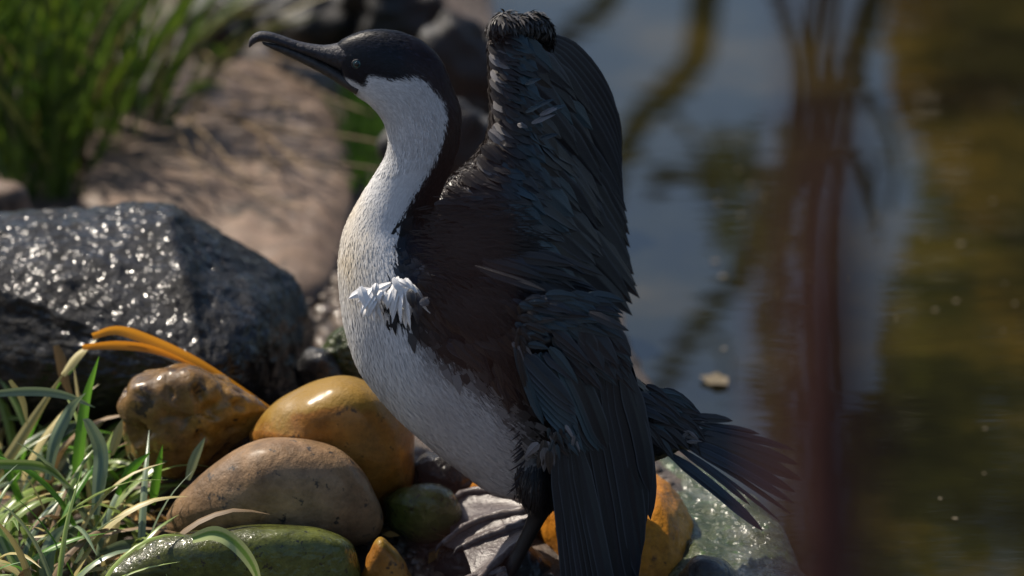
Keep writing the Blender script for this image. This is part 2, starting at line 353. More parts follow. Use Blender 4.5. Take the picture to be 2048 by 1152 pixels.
# ------------------------------------------------------------------ stones
def stone(name, label, outline, depth, Yc, m, seed=0, amp=0.02, fscale=9, e=0.85, cat='stone', res=(96, 40), rough=0.0, front=None, pits=0.0):
    """a rounded stone: its side outline swept round, its own thickness along the line of sight"""
    o = np.array(outline, float); c = o.mean(0)
    p = np.array([P(x, y, Yc) for x, y in o]); c3 = p.mean(0)
    pl = np.vstack([p, p[:1]])
    n, mm = res
    ring = spline(pl, n * 3)                           # closed outline
    seg = np.linalg.norm(np.diff(ring, axis=0), axis=1); s = np.concatenate([[0], np.cumsum(seg)])
    t = np.linspace(0, s[-1], n + 1)[:-1]; ring = np.stack([np.interp(t, s, ring[:, k]) for k in range(3)], 1)
    vd = nrm(c3 - CAM)
    vs = []
    ps = np.linspace(-math.pi / 2, math.pi / 2, mm)
    for a in ps:
        ee, cf = e, c3
        if front and a < 0: ee, cf = front[2], P(front[0], front[1], Yc)   # the face looking this way leans back: its lowest front point lies off centre
        ca = abs(math.cos(a)) ** ee; sa = math.copysign(abs(math.sin(a)) ** ee, math.sin(a))
        vs.append(cf + (ring - cf) * ca + vd * (depth * sa))
    vs = np.vstack(vs)
    size = (np.ptp(ring[:, 0]) + np.ptp(ring[:, 2])) / 2
    dirn = nrm(vs - c3)
    off = Vector((seed * 3.1, seed * 1.7, seed * 0.9))
    for i in range(len(vs)):
        q = Vector(vs[i] * fscale) + off
        d = amp * mn.fractal(q, 0.8, 2.0, 3)
        if rough: d += rough * mn.fractal(q * 7, 0.6, 2.0, 3)
        if pits: d -= pits * max(0, mn.noise(q * 3.3) - 0.15)
        vs[i] += dirn[i] * d * 1.0
    f = grid_faces(mm, n, True)
    me = mesh(name, vs - c3, f); ob = obj(name, me, m); ob.location = c3
    tag(ob, label, cat)
    return ob

# tan sandstone slab: lies flat
def slab(name, label, out_px, z0, thick, m, cat='rock', seed=1):
    p = np.array([G(x, y, z0) for x, y in out_px]); c = p.mean(0); n, k = 128, 26
    ring = spline(np.vstack([p, p[:1]]), n + 1)[:-1]
    vs = []
    for i, a in enumerate(np.linspace(0, 1, k)):
        r = a ** 0.6
        for j in range(n):
            q = c + (ring[j] - c) * r
            zz = thick * (1 - r ** 5) ** 0.5 if r < 1 else -0.08
            zz += 0.014 * mn.fractal(Vector((q[0] * 8, q[1] * 8, seed)), 0.8, 2, 4)
            vs.append((q[0] - c[0], q[1] - c[1], zz))
    ob = obj(name, mesh(name, np.array(vs), grid_faces(k, n, True)), m); ob.location = c
    return tag(ob, label, cat)
stone('boulder', 'large wet black boulder covered in sparkling glints beside the sandstone slab',
      [(-260, 470), (-60, 432), (120, 418), (300, 408), (345, 412), (410, 455), (540, 528), (596, 588), (628, 690), (600, 800), (480, 880), (150, 900), (-150, 880), (-330, 700)],
      0.28, 0.50, M['boulder'], 3, 0.010, 9, 0.85, 'boulder', (300, 170), 0.003, front=(400, 745, 1.4))
slab('sandstone_slab', 'broad flat tan sandstone slab dappled with grass shadows behind the black boulder',
     [(150, 420), (200, 260), (330, 170), (450, 135), (535, 128), (610, 165), (672, 235), (705, 320), (712, 420), (690, 520), (640, 600), (500, 590), (330, 500)], 0.02, 0.035, M['sandstone'])
stone('ochre_rock', 'pitted yellow brown rock with a dark hollow, lying against the black boulder',
      [(236, 820), (262, 768), (320, 740), (400, 735), (470, 770), (520, 800), (538, 830), (505, 880), (440, 930), (330, 945), (255, 900)], 0.075, 0.17, M['ochre'], 5, 0.012, 16, 0.8, 'rock', pits=0.03)
stone('cobble', 'rounded amber cobble leaning behind the grey brown one',
      [(508, 868), (560, 800), (640, 764), (710, 760), (780, 790), (822, 850), (835, 920), (810, 990), (720, 1020), (600, 1000), (520, 930)], 0.085, 0.12, M['amber'], 9, 0.008, 8, 0.9)
stone('cobble', 'smooth grey brown half-moon cobble above the green stone',
      [(338, 1030), (368, 980), (430, 920), (510, 882), (590, 876), (670, 898), (730, 950), (764, 1015), (760, 1065), (715, 1092), (600, 1110), (430, 1110), (350, 1075)], 0.075, 0.03, M['greybrown'], 12, 0.006, 7, 0.9)
stone('green_stone', 'long algae-green wet stone under the striped arching grass blade',
      [(190, 1150), (300, 1085), (420, 1058), (540, 1046), (640, 1058), (700, 1085), (716, 1130), (715, 1200), (600, 1260), (350, 1270), (210, 1220)], 0.07, -0.06, M['green'], 14, 0.007, 10, 0.75)
stone('green_stone', 'small olive stone with a white gleam, beside the webbed foot',
      [(768, 1000), (800, 975), (860, 965), (905, 985), (925, 1030), (905, 1075), (840, 1090), (785, 1060)], 0.05, 0.07, M['green'], 17, 0.004, 12, 0.85)
stone('pointed_stone', 'small pointed reddish stone with a yellow rim between the green stones',
      [(720, 1150), (738, 1105), (760, 1076), (785, 1095), (815, 1130), (830, 1180), (780, 1220), (730, 1200)], 0.03, -0.06, M['amber'], 19, 0.003, 20, 0.8)
stone('orange_stone', 'bright orange ironstone behind the hanging wing feathers',
      [(1072, 1060), (1090, 1000), (1160, 965), (1240, 948), (1305, 950), (1350, 985), (1384, 1040), (1388, 1090), (1365, 1150), (1300, 1210), (1180, 1230), (1085, 1160)], 0.14, 0.09, M['orange'], 22, 0.005, 14, 0.75, rough=0.0022, front=(1345, 1210, 1.35))
slab('speckled_rock', 'speckled green and grey wet rock sloping down to the water under the tail',
     [(1300, 920), (1348, 918), (1420, 958), (1500, 1020), (1562, 1084), (1610, 1160), (1640, 1260), (1500, 1330), (1340, 1280), (1325, 1100), (1310, 1000)], -0.01, 0.035, M['speckled'], 'rock', 5)
stone('dark_stone', 'low black stone wedged between the orange stone and the speckled rock',
      [(1360, 1150), (1385, 1115), (1425, 1112), (1470, 1140), (1510, 1200), (1440, 1240), (1360, 1220)], 0.05, -0.06, M['dark'], 27, 0.006, 18)
stone('wet_rock', 'dark glistening rock behind the white belly and the webbed foot',
      [(820, 930), (860, 905), (910, 905), (970, 935), (1010, 975), (1010, 1060), (900, 1080), (825, 1020)], 0.05, 0.15, M['dark'], 31, 0.008, 14, cat='rock', rough=0.002)
stone('tan_stone', 'tan stone edge showing above the webbed foot',
      [(930, 985), (955, 955), (985, 955), (1010, 985), (1075, 1010), (1060, 1090), (960, 1110), (925, 1040)], 0.035, 0.11, M['orange'], 33, 0.004, 18)
stone('foot_rock', 'dark brown wet rock the webbed feet stand on',
      [(885, 1105), (930, 1085), (1000, 1080), (1070, 1100), (1120, 1160), (1080, 1260), (930, 1260), (870, 1160)], 0.05, 0.03, M['dark'], 35, 0.005, 18, cat='rock')
stone('pale_stone', 'small pale wet stone gleaming beside the breast behind the cobbles',
      [(640, 700), (665, 660), (705, 652), (740, 690), (760, 745), (720, 780), (655, 765)], 0.045, 0.36, M['speckled'], 37, 0.006, 20, rough=0.002)
stone('slate_stone', 'blue-black stone tucked between the boulder and the pale stone',
      [(585, 740), (610, 700), (650, 700), (690, 740), (690, 790), (620, 800)], 0.04, 0.34, M['dark'], 39, 0.005, 20)
for k, (x, y, w_, h_, Yb, lab) in enumerate([
        (640, 30, 120, 75, 1.75, 'dull grey bank stone beyond the bill'), (800, 25, 130, 95, 1.70, 'dark bank stone above the black crown'),
        (935, 130, 90, 120, 1.35, 'dark bank stone between the nape and the raised wing'), (480, 40, 90, 60, 1.85, 'dark low stone behind the reeds'),
        (905, 330, 110, 130, 0.95, 'dark stone at the water edge behind the neck'), (-10, 410, 60, 40, 0.9, 'small tan stone beside the reeds and the boulder')]):
    a = np.linspace(0, 2 * math.pi, 13)[:-1]
    stone('bank_stone', lab, [(x + w_ * math.cos(t) * (1 + 0.12 * math.sin(3 * t + k)), y + h_ * math.sin(t)) for t in a], w_ * PXM * 0.9, Yb, M['sandstone'] if k == 5 else M['bank'], 50 + k, 0.045 if k < 5 else .012, 9, 0.8, res=(90, 40))

# gravel
def pebble_mesh(seed, sub=2):
    bm = bmesh.new(); bmesh.ops.create_icosphere(bm, subdivisions=sub, radius=1)
    for q in bm.verts:
        q.co += q.co.normalized() * 0.28 * mn.noise(q.co * 1.3 + Vector((seed * 5.3, seed, 0)))
    me = bpy.data.meshes.new('pebble'); bm.to_mesh(me); bm.free()
    me.polygons.foreach_set('use_smooth', [True] * len(me.polygons)); return me
pm = [pebble_mesh(k) for k in range(6)]
arr = []
for m_ in pm:
    a = np.zeros(len(m_.vertices) * 3); m_.vertices.foreach_get('co', a); arr.append((a.reshape(-1, 3), [tuple(p.vertices) for p in m_.polygons]))
A = Acc()
def put_gravel(px0, px1, py0, py1, n, r0, r1):
    for _ in range(n):
        p = G(random.uniform(px0, px1), random.uniform(py0, py1), 0.0)
        if p[0] > shore_x(p[1]) + 0.02: continue
        vv, ff = random.choice(arr); r = random.uniform(r0, r1) ; s = np.array([r * random.uniform(0.8, 1.4), r * random.uniform(0.8, 1.4), r * random.uniform(0.5, 0.9)])
        t = random.uniform(0, 6.28); c, s2 = math.cos(t), math.sin(t)
        q = vv * s; q = np.stack([q[:, 0] * c - q[:, 1] * s2, q[:, 0] * s2 + q[:, 1] * c, q[:, 2]], 1)
        A.add(q + np.array([p[0], p[1], float(height(p[0], p[1])) + r * 0.2]), ff)
put_gravel(560, 740, 520, 780, 200, 0.004, 0.013)
put_gravel(730, 1060, 900, 1200, 420, 0.003, 0.009)
put_gravel(240, 760, 900, 1180, 120, 0.003, 0.009)
put_gravel(300, 720, 430, 640, 90, 0.004, 0.012)
put_gravel(1050, 1400, 950, 1200, 100, 0.003, 0.010)
gv = obj('gravel', A.mesh('gravel'), M['pebble']); tag(gv, 'wet brown gravel scattered between the stones', 'gravel', kind='stuff')

# ------------------------------------------------------------------ blades of grass
def blade_mesh(pts, width, n=12, fold=0.35, side=None, tip=0.15, name='blade'):
    c = spline(pts, n); T = nrm(np.gradient(c, axis=0))
    if side is None: side = np.array([1.0, 0.2, 0.1])
    S = nrm(side - T * (T @ side)[:, None]); N = np.cross(T, S)
    v, uv = [], []
    for i in range(n):
        s = i / (n - 1); w_ = width * 0.5 * min(1, 0.55 + 1.6 * s) * (1 - max(0, (s - 0.45) / 0.55) ** 1.8) + 0.0002
        for u in (-1, -0.5, 0, 0.5, 1):
            v.append(c[i] + S[i] * (u * w_) + N[i] * (abs(u) * w_ * fold)); uv.append((u, s))
    return mesh(name, np.array(v), grid_faces(n, 5), uv=uv)
def arch(root, az, length, lean, droop, n=7):
    pts = [np.array(root)]; el = math.pi / 2 - lean; st = length / (n - 1); az_ = az
    for i in range(n - 1):
        pts.append(pts[-1] + st * np.array([math.cos(az_) * math.cos(el), math.sin(az_) * math.cos(el), math.sin(el)]))
        el -= droop / (n - 1) * (0.5 + 1.2 * i / (n - 1)); az_ += random.uniform(-0.08, 0.08)
    return np.array(pts)
A = Acc()
for k in range(170):                                   # dead leaf scraps and straw between the stones
    px_, py_ = random.choice([(random.gauss(300, 70), random.gauss(1000, 50)), (random.gauss(120, 120), random.uniform(900, 1150)), (random.uniform(740, 1000), random.uniform(1040, 1160))])
    r = G(px_, py_); r[2] = float(height(r[0], r[1])) + random.uniform(.004, .03)
    t_ = random.uniform(0, 6.28); L = random.uniform(.006, .022); w_ = L * random.uniform(.15, .5); d = np.array([math.cos(t_), math.sin(t_), random.uniform(-.4, .6)]); e_ = np.array([-math.sin(t_), math.cos(t_), random.uniform(-.3, .3)])
    A.add([r - d * L, r - d * L * .2 + e_ * w_ + np.array([0, 0, .003]), r + d * L, r - d * L * .1 - e_ * w_], [(0, 1, 2, 3)])
lt = obj('leaf_litter', A.mesh('leaf_litter'), M['deadlitter']); tag(lt, 'yellow and brown dead leaf scraps between the stones', 'litter', kind='stuff')
clump = empty('grass_clump', G(90, 1060)); tag(clump, 'sunlit clump of arching strap grass among the cobbles', 'grass')
mats = ['grass', 'grass', 'grassblue', 'grassblue', 'grass', 'grassbright', 'straw', 'grass', 'deadbrown']
for k in range(185):
    px, py = random.gauss(95, 110), random.uniform(900, 1260)
    r = G(px, py); r[2] = float(height(r[0], r[1])) - 0.01
    az = random.uniform(0, 6.28) if random.random() < 0.45 else random.gauss(0.1, 0.7)
    pts = arch(r, az, random.uniform(0.09, 0.24), random.uniform(0.1, 0.9), random.uniform(0.7, 2.4))
    m_ = random.choice(mats)
    obj('blade', blade_mesh(pts, random.uniform(0.006, 0.0145), side=np.array([math.sin(az), -math.cos(az), random.uniform(-.4, .4)]) ), M[m_], clump)
def hero(name, pp, width, m_, parent, side=(0.3, 0.1, 1.0), n=22):
    return obj(name, blade_mesh([P(*q) for q in pp], width, n=n, side=np.array(side)), M[m_], parent)
hero('blade', [(150, 1000, .10), (158, 900, .10), (172, 800, .11), (198, 712, .11)], 0.012, 'grassbright', clump, (1, .1, .1))
hero('blade', [(385, 1078, -.12), (430, 1066, -.13), (470, 1085, -.14), (505, 1130, -.14), (525, 1190, -.13)], 0.016, 'striped', clump, (0.6, 0, 1))
hero('blade', [(200, 1105, .0), (255, 1088, .0), (330, 1094, .0), (398, 1099, .0)], 0.011, 'grassblue', clump)
hero('blade', [(-40, 790, .1), (60, 782, .1), (130, 790, .1), (190, 815, .1)], 0.010, 'grassblue', clump)
hero('blade', [(95, 960, .06), (110, 880, .07), (140, 820, .08), (172, 785, .08)], 0.013, 'grassblue', clump, (.8, .1, .5))
hero('blade', [(20, 760, .12), (45, 800, .12), (55, 850, .12)], 0.007, 'straw', clump, (1, 0, 0))
hero('blade', [(222, 910, .09), (235, 870, .09), (245, 838, .09)], 0.010, 'straw', clump, (1, 0, 0))
hero('blade', [(305, 1010, .06), (312, 960, .06), (325, 890, .06)], 0.010, 'grassbright', clump, (1, 0, .2))
hero('blade', [(375, 960, .06), (390, 915, .06), (410, 875, .06)], 0.010, 'grassblue', clump, (1, 0, .2))
hero('blade', [(190, 1030, .02), (198, 960, .03), (200, 900, .04), (178, 850, .04), (165, 838, .04)], 0.016, 'grassblue', clump, (1, 0, .2))
hero('blade', [(235, 990, .02), (262, 940, .02), (300, 905, .02)], 0.010, 'grassbright', clump, (1, 0, .3))
hero('blade', [(100, 1230, -.06), (92, 1130, -.05), (105, 1080, -.04), (140, 1045, -.04)], 0.016, 'grassblue', clump, (1, 0, .2))
hero('blade', [(-60, 930, .02), (20, 928, .02), (90, 935, .02), (150, 980, .02)], 0.011, 'grass', clump)
st = empty('bent_stalk', P(-60, 1000, 0.13)); tag(st, 'dead grass stalk bent over with orange blades against the black boulder', 'grass stalk')
hero('stem', [(-60, 1020, .13), (10, 925, .14), (65, 840, .15), (130, 742, .16)], 0.012, 'straw', st, (1, 0, .3))
hero('blade', [(125, 750, .16), (160, 705, .17), (200, 672, .18)], 0.011, 'straw', st, (1, 0, .6))
hero('blade', [(185, 672, .18), (235, 660, .18), (300, 680, .18), (390, 722, .18), (470, 770, .17), (560, 828, .16)], 0.012, 'deadorange', st)
hero('blade', [(165, 694, .17), (240, 690, .17), (310, 700, .17), (400, 735, .17)], 0.010, 'deadorange', st)
hero('blade', [(112, 690, .2), (122, 720, .2), (130, 760, .2), (150, 810, .2)], 0.012, 'deadbrown', st, (1, 0, 0))

reeds = empty('reed_clump', G(120, 330)); tag(reeds, 'tall dark green reeds growing behind the black boulder', 'reeds')
for k in range(270):
    px, py = random.uniform(-230, 300), random.uniform(180, 400)
    if px > 150 and py > 330: px -= 130
    r = G(px, py); r[2] = float(height(r[0], r[1])) - 0.01
    az = random.choice([random.gauss(0, 0.9), random.gauss(3.1, 0.9), random.uniform(0, 6.28)])
    pts = arch(r, az, random.uniform(0.25, 0.6), random.uniform(0.02, 0.5), random.uniform(0.1, 1.1))
    obj('blade', blade_mesh(pts, random.uniform(0.006, 0.012), n=9, side=np.array([1, 0.3 * random.uniform(-1, 1), random.uniform(-.2, .2)])), M['reedyellow' if random.random() < 0.14 else 'reed'], reeds)
for (a, b) in [((285, 250), (560, 10)), ((330, 280), (640, 30)), ((360, 210), (470, 120)), ((300, 330), (460, 170)), ((310, 200), (520, 0))]:
    A0 = G(*a); A0[2] = 0.0; B0 = P(b[0], b[1], A0[1] + 0.05)
    md = (A0 + B0) / 2 + np.array([0, 0, 0.05])
    obj('blade', blade_mesh([A0, md, B0], 0.010, n=12, side=np.array([.3, .2, 1.0])), M['reedyellow' if a[0] % 20 else 'reed'], reeds)
for k in range(28):
    r = G(random.uniform(120, 330), random.uniform(150, 400)); r[2] = .02
    pts = arch(r, random.gauss(-.1, .5), random.uniform(0.25, 0.5), random.uniform(0.3, 0.8), random.uniform(0.2, 1.0))
    obj('blade', blade_mesh(pts, random.uniform(0.006, 0.010), n=9, side=np.array([.3, 1, .2])), M['reedyellow' if k % 3 == 0 else 'reed'], reeds)
dead = []
for k in range(16):                                    # stems added as dark root and shadow lines across the slab
    a_ = G(random.uniform(280, 560), random.uniform(230, 470)); L = random.uniform(.12, .3); t_ = random.gauss(-.9, .35)
    pts = [a_ + np.array([math.cos(t_) * L * f, math.sin(t_) * L * f, .10 + .012 * math.sin(f * 3 + k)]) for f in (0, .33, .66, 1)]
    o = obj('shadow_line_stem', mesh('shadow_line_stem', *tube(pts, [.0022, .002, .0018, .001], 6, 10)), M['deadbrown'])
    tag(o, 'thin brown stem added for the dark root and shadow lines across the sandstone slab', 'stem', 'stems added as root and shadow lines')
# moss cushion
A = Acc()
for k in range(1500):
    px, py = random.gauss(738, 24), random.gauss(285, 55)
    r = G(px, py); r[2] = float(height(r[0], r[1])) + 0.03
    pts = arch(r, random.uniform(0, 6.28), random.uniform(0.02, 0.05), random.uniform(0, .8), random.uniform(0, .8), 3)
    d = np.array([random.uniform(-1, 1), random.uniform(-1, 1), 0]) * 0.003
    A.add([pts[0] - d, pts[0] + d, pts[1] + d * .8, pts[2]], [(0, 1, 2), (0, 2, 3)])
ms_ = obj('moss', A.mesh('moss'), M['moss']); tag(ms_, 'bright green moss on the edge of the sandstone slab', 'moss', kind='stuff')

# ------------------------------------------------------------------ trees across the pond (seen mirrored in the water)
def leaves_mesh(centres, n, size, name):
    vs, fs = [], []
    for i in range(n):
        c, rad = random.choice(centres)
        while True:
            q = np.array([random.uniform(-1, 1) for _ in range(3)])
            if np.dot(q, q) <= 1: break
        p = c + q * rad
        a = nrm(np.array([random.gauss(0, 1) for _ in range(3)])); b = nrm(np.cross(a, [random.gauss(0, 1) for _ in range(3)]))
        s = size * random.uniform(0.6, 1.4); k = len(vs)
        vs += [p - a * s, p + b * s * .45, p + a * s, p - b * s * .45]; fs.append((k, k + 1, k + 2, k + 3))
    return mesh(name, np.array(vs), fs, smooth=False, uv=[((i % 4) / 2 - 1, i % 4 / 4) for i in range(len(vs))])
def refl_tube(A, pp, Yt, w0, w1, n=24):
    p = np.array([RF(x, y, Yt) for x, y in pp]); sc = 5.0 / 5.0
    L = np.linalg.norm(p[len(p) // 2] - CAM) / 5.0 * PXM
    rad = np.linspace(w0, w1, len(p)) * 0.68 * L
    A.add(*tube(p, rad, 8, n, 0.12))
TY = 5.4
tree = empty('bare_tree', (RF(1770, -150, TY)[0], TY, 0.1)); tag(tree, 'bare dark tree across the pond, its limbs mirrored in the water', 'tree')
A = Acc()
refl_tube(A, [(1850, -420), (1790, -160), (1735, 20), (1690, 150), (1645, 310), (1560, 430), (1490, 540), (1405, 640), (1330, 760), (1300, 850)], TY, 52, 26, 40)
obj('trunk', A.mesh('trunk'), M['bark'], tree)
for pp, a, b in [([(1700, 130), (1665, 300), (1645, 420), (1640, 600), (1655, 800)], 34, 14),
                 ([(1540, -60), (1585, 60), (1620, 150), (1650, 250)], 22, 14),
                 ([(1650, 300), (1700, 330), (1725, 400), (1750, 470)], 30, 10),
                 ([(1600, 400), (1520, 345), (1440, 340), (1350, 345), (1300, 390)], 44, 20),
                 ([(1640, -40), (1640, 120), (1660, 220)], 24, 14), ([(1690, 160), (1760, 240), (1790, 330), (1770, 420)], 24, 9), ([(1645, 310), (1610, 220), (1600, 120), (1570, 20)], 20, 8), ([(1725, 400), (1745, 330), (1800, 300)], 14, 7), ([(1490, 540), (1500, 470), (1530, 420)], 18, 8), ([(1405, 640), (1450, 700), (1460, 800)], 16, 8), ([(1350, 345), (1290, 330), (1260, 290)], 18, 9)]:
    A = Acc(); refl_tube(A, pp, TY, a, b); obj('branch', A.mesh('branch'), M['bark'], tree)
tree2 = empty('slender_tree', (RF(1450, -150, TY - .3)[0], TY - .3, 0.1)); tag(tree2, 'slender crooked bare tree across the pond, mirrored near the raised wing', 'tree')
A = Acc(); refl_tube(A, [(1470, -500), (1440, -200), (1412, -20), (1402, 70), (1385, 130), (1330, 190), (1285, 232), (1248, 300), (1228, 350), (1200, 460)], TY - .3, 60, 34, 40)
obj('trunk', A.mesh('trunk'), M['bark'], tree2)
A = Acc(); refl_tube(A, [(1270, -160), (1215, 0), (1150, 55), (1110, 90)], TY - .3, 44, 22); obj('branch', A.mesh('branch'), M['bark'], tree2)
A = Acc(); refl_tube(A, [(1320, 200), (1400, 300), (1440, 420)], TY - .3, 16, 8); obj('branch', A.mesh('branch'), M['bark'], tree2)
def leafy(name, label, cs, Yt, n, size, m_, trunk_px):
    cen = [(RF(x, y, Yt) , np.array([rx, 0.45, rz])) for x, y, rx, rz in cs]
    b = RF(trunk_px[0][0], trunk_px[0][1], Yt); t = empty(name, (b[0], Yt, 0.1)); tag(t, label, 'tree', 'trees across the pond')
    obj('crown', leaves_mesh(cen, n, size, 'crown'), M[m_], t)
    A = Acc(); pts = [RF(x, y, Yt) for x, y in trunk_px]; pts[0][2] = 0.05
    A.add(*tube(pts, np.linspace(0.035, 0.012, len(pts)), 8, 20, 0.1)); obj('trunk', A.mesh('trunk'), M['bark'], t)
leafy('olive_tree', 'leafy olive green tree across the pond, mirrored in the dark water', [(1960, 420, .16, .22), (1880, 640, .14, .2), (1990, 760, .2, .25), (1850, 900, .16, .2), (1960, 1040, .2, .25), (1740, 980, .1, .2), (2150, 600, .3, .5), (2200, 900, .3, .5), (1830, 760, .10, .12), (1700, 1250, .3, .2), (2000, 1300, .4, .3)], 6.2, 5200, 0.035, 'treeleaf', [(2020, -300), (2000, 200), (1950, 600), (1900, 1000)])
leafy('golden_tree', 'golden brown leafy tree across the pond, mirrored in the dark water', [(1900, 60, .16, .16), (1990, 190, .16, .18), (2020, 20, .2, .2), (1850, 170, .08, .1), (1950, 330, .1, .1), (2180, 100, .3, .3), (2020, 560, .08, .1)], 5.9, 2600, 0.035, 'treegold', [(2080, -300), (2060, 0), (2000, 250)])
leafy('hanging_tree', 'sparse green twigs hanging low across the pond, mirrored beside the bare limbs', [(1480, 400, .10, .06), (1550, 380, .10, .10), (1570, 560, .10, .10), (1560, 680, .08, .14), (1440, 350, .05, .04), (1600, 900, .08, .2), (1580, 800, .05, .1)], 5.2, 420, 0.03, 'treeleaf', [(1750, -300), (1600, 300), (1560, 650)])

# floating leaves
fl = []
for k in range(3):
    n = 10; a = np.linspace(0, 2 * math.pi, n + 1)[:-1]
    vv = [(0, 0, .0015)] + [(math.cos(t) * (1 + .2 * math.sin(2 * t + k)), math.sin(t) * .5 * (1 + .25 * math.cos(3 * t + k)), .0 + .12 * math.sin(2 * t) ** 2) for t in a]
    fl.append(mesh('floating_leaf', np.array(vv), [(0, i + 1, (i + 1) % n + 1) for i in range(n)], uv=[(0, 0)] * (n + 1)))
spots = [(1478, 342, 7), (1500, 372, 7), (1530, 398, 7), (1436, 408, 8), (1482, 432, 7), (1430, 525, 12), (1445, 555, 12), (1448, 700, 8), (1750, 430, 6), (1922, 490, 11), (1912, 605, 9), (1870, 623, 8), (1985, 405, 7), (1900, 120, 6), (1910, 1040, 7), (1968, 950, 5), (1690, 560, 7), (1805, 545, 6), (2005, 665, 5), (1850, 480, 6), (1560, 590, 5), (2030, 610, 6), (1880, 1000, 5), (1790, 640, 6), (2010, 570, 5), (1970, 860, 5), (1700, 485, 5)]
for k, (x, y, s) in enumerate(spots):
    o = bpy.data.objects.new('floating_leaf', fl[k % 3]); COL.objects.link(o)
    if not fl[k % 3].materials: fl[k % 3].materials.append(M['floatleaf'])
    p = G(x, y, ZW); o.location = (p[0], p[1], ZW + 0.002); r = s * PXM * .8; o.scale = (r, r * 1.6, r); o.rotation_euler = (0, 0, random.uniform(0, 6.28))
    tag(o, 'tiny pale fallen leaf floating on the dark pond', 'leaf', 'fallen leaves on the pond')
o = obj('floating_leaf', fl[0].copy()); p = G(1432, 765, ZW); o.location = (p[0], p[1], ZW + .003); o.scale = (.017, .04, .03); o.rotation_euler = (0, 0, .9)
tag(o, 'largest whitish fallen leaf floating on the water above the tail', 'leaf', 'fallen leaves on the pond')

# rust-brown stake close to the camera, far out of focus
sp_ = [P(x, y, -3.05) for x, y in [(1655, 1500), (1650, 1150), (1645, 800), (1650, 500), (1655, 250), (1640, 60), (1632, -200)]]
sp_ = [np.array([sp_[0][0] + .004, -3.05, -0.02])] + sp_
stk = obj('stake', mesh('stake', *tube(sp_, [.020, .020, .0195, .019, .015, .009, .005, .003], 12, 40, .15)), M['stake'])
tag(stk, 'rust-brown upright stick blurred out of focus in front of the pond', 'stick')

sp_ = [P(x, y, -3.15) for x, y in [(930, 1500), (938, 1150), (945, 900), (950, 700), (940, 500), (925, 300), (920, 60), (915, -250)]]
sp_ = [np.array([sp_[0][0], -3.15, -0.02])] + sp_
stk = obj('stick', mesh('stick', *tube(sp_, [.004, .0025, .0025, .0035, .0045, .004, .0025, .002, .002], 12, 48, .15)), M['stake'])
tag(stk, 'thin brown twig blurred to a veil in front of the cormorant shoulder', 'stick')

# ================================================================== the cormorant
bird = empty('cormorant', P(1040, 1120, 0.0)); tag(bird, 'black and white cormorant drying its spread wings on the cobbles', 'bird')
ST = np.array([  # back x,y  front x,y  half width
 (668, 92, 694, 172, .0125), (690, 76, 712, 190, .0175), (735, 61, 738, 208, .022), (790, 63, 757, 228, .025), (842, 83, 768, 246, .026),
 (880, 120, 774, 265, .0255), (902, 170, 776, 285, .025), (919, 218, 772, 308, .0245), (919, 275, 762, 330, .0245), (906, 328, 744, 358, .026),
 (886, 375, 722, 393, .030), (874, 425, 699, 435, .037), (900, 468, 684, 475, .049), (960, 500, 677, 525, .063), (1015, 530, 680, 585, .076),
 (1070, 565, 690, 650, .085), (1120, 605, 715, 725, .089), (1165, 650, 770, 800, .088), (1205, 695, 840, 868, .083), (1245, 735, 912, 928, .073),
 (1285, 772, 980, 975, .059), (1322, 802, 1060, 985, .045), (1348, 824, 1170, 965, .033), (1368, 842, 1270, 932, .022), (1382, 858, 1340, 905, .013)], float)
NS = 220
SI = spline(ST, NS)
Bk = np.array([P(a[0], a[1]) for a in SI]); Fr = np.array([P(a[2], a[3]) for a in SI]); HW = SI[:, 4]
def ring_pt(si, th):                                   # si float 0..NS-1 arrays
    i = np.clip(si.astype(int), 0, NS - 2); f = (si - i)[:, None]
    b = Bk[i] * (1 - f) + Bk[i + 1] * f; r = Fr[i] * (1 - f) + Fr[i + 1] * f; h = (HW[i] * (1 - f[:, 0]) + HW[i + 1] * f[:, 0])
    c, s = np.cos(th), np.sin(th)
    return (b + r) / 2 + (b - r) / 2 * c[:, None] + np.array([0, 1.0, 0]) * (h * np.sign(s) * np.abs(s) ** 0.92)[:, None]
NT = 56
ths = np.linspace(0, 2 * math.pi, NT + 1)[:-1]
bv = np.vstack([ring_pt(np.full(NT, float(i)), ths) for i in range(NS)])
bf = grid_faces(NS, NT, True); bf.append(tuple(range(NT))[::-1]); bf.append(tuple(range((NS - 1) * NT, NS * NT)))
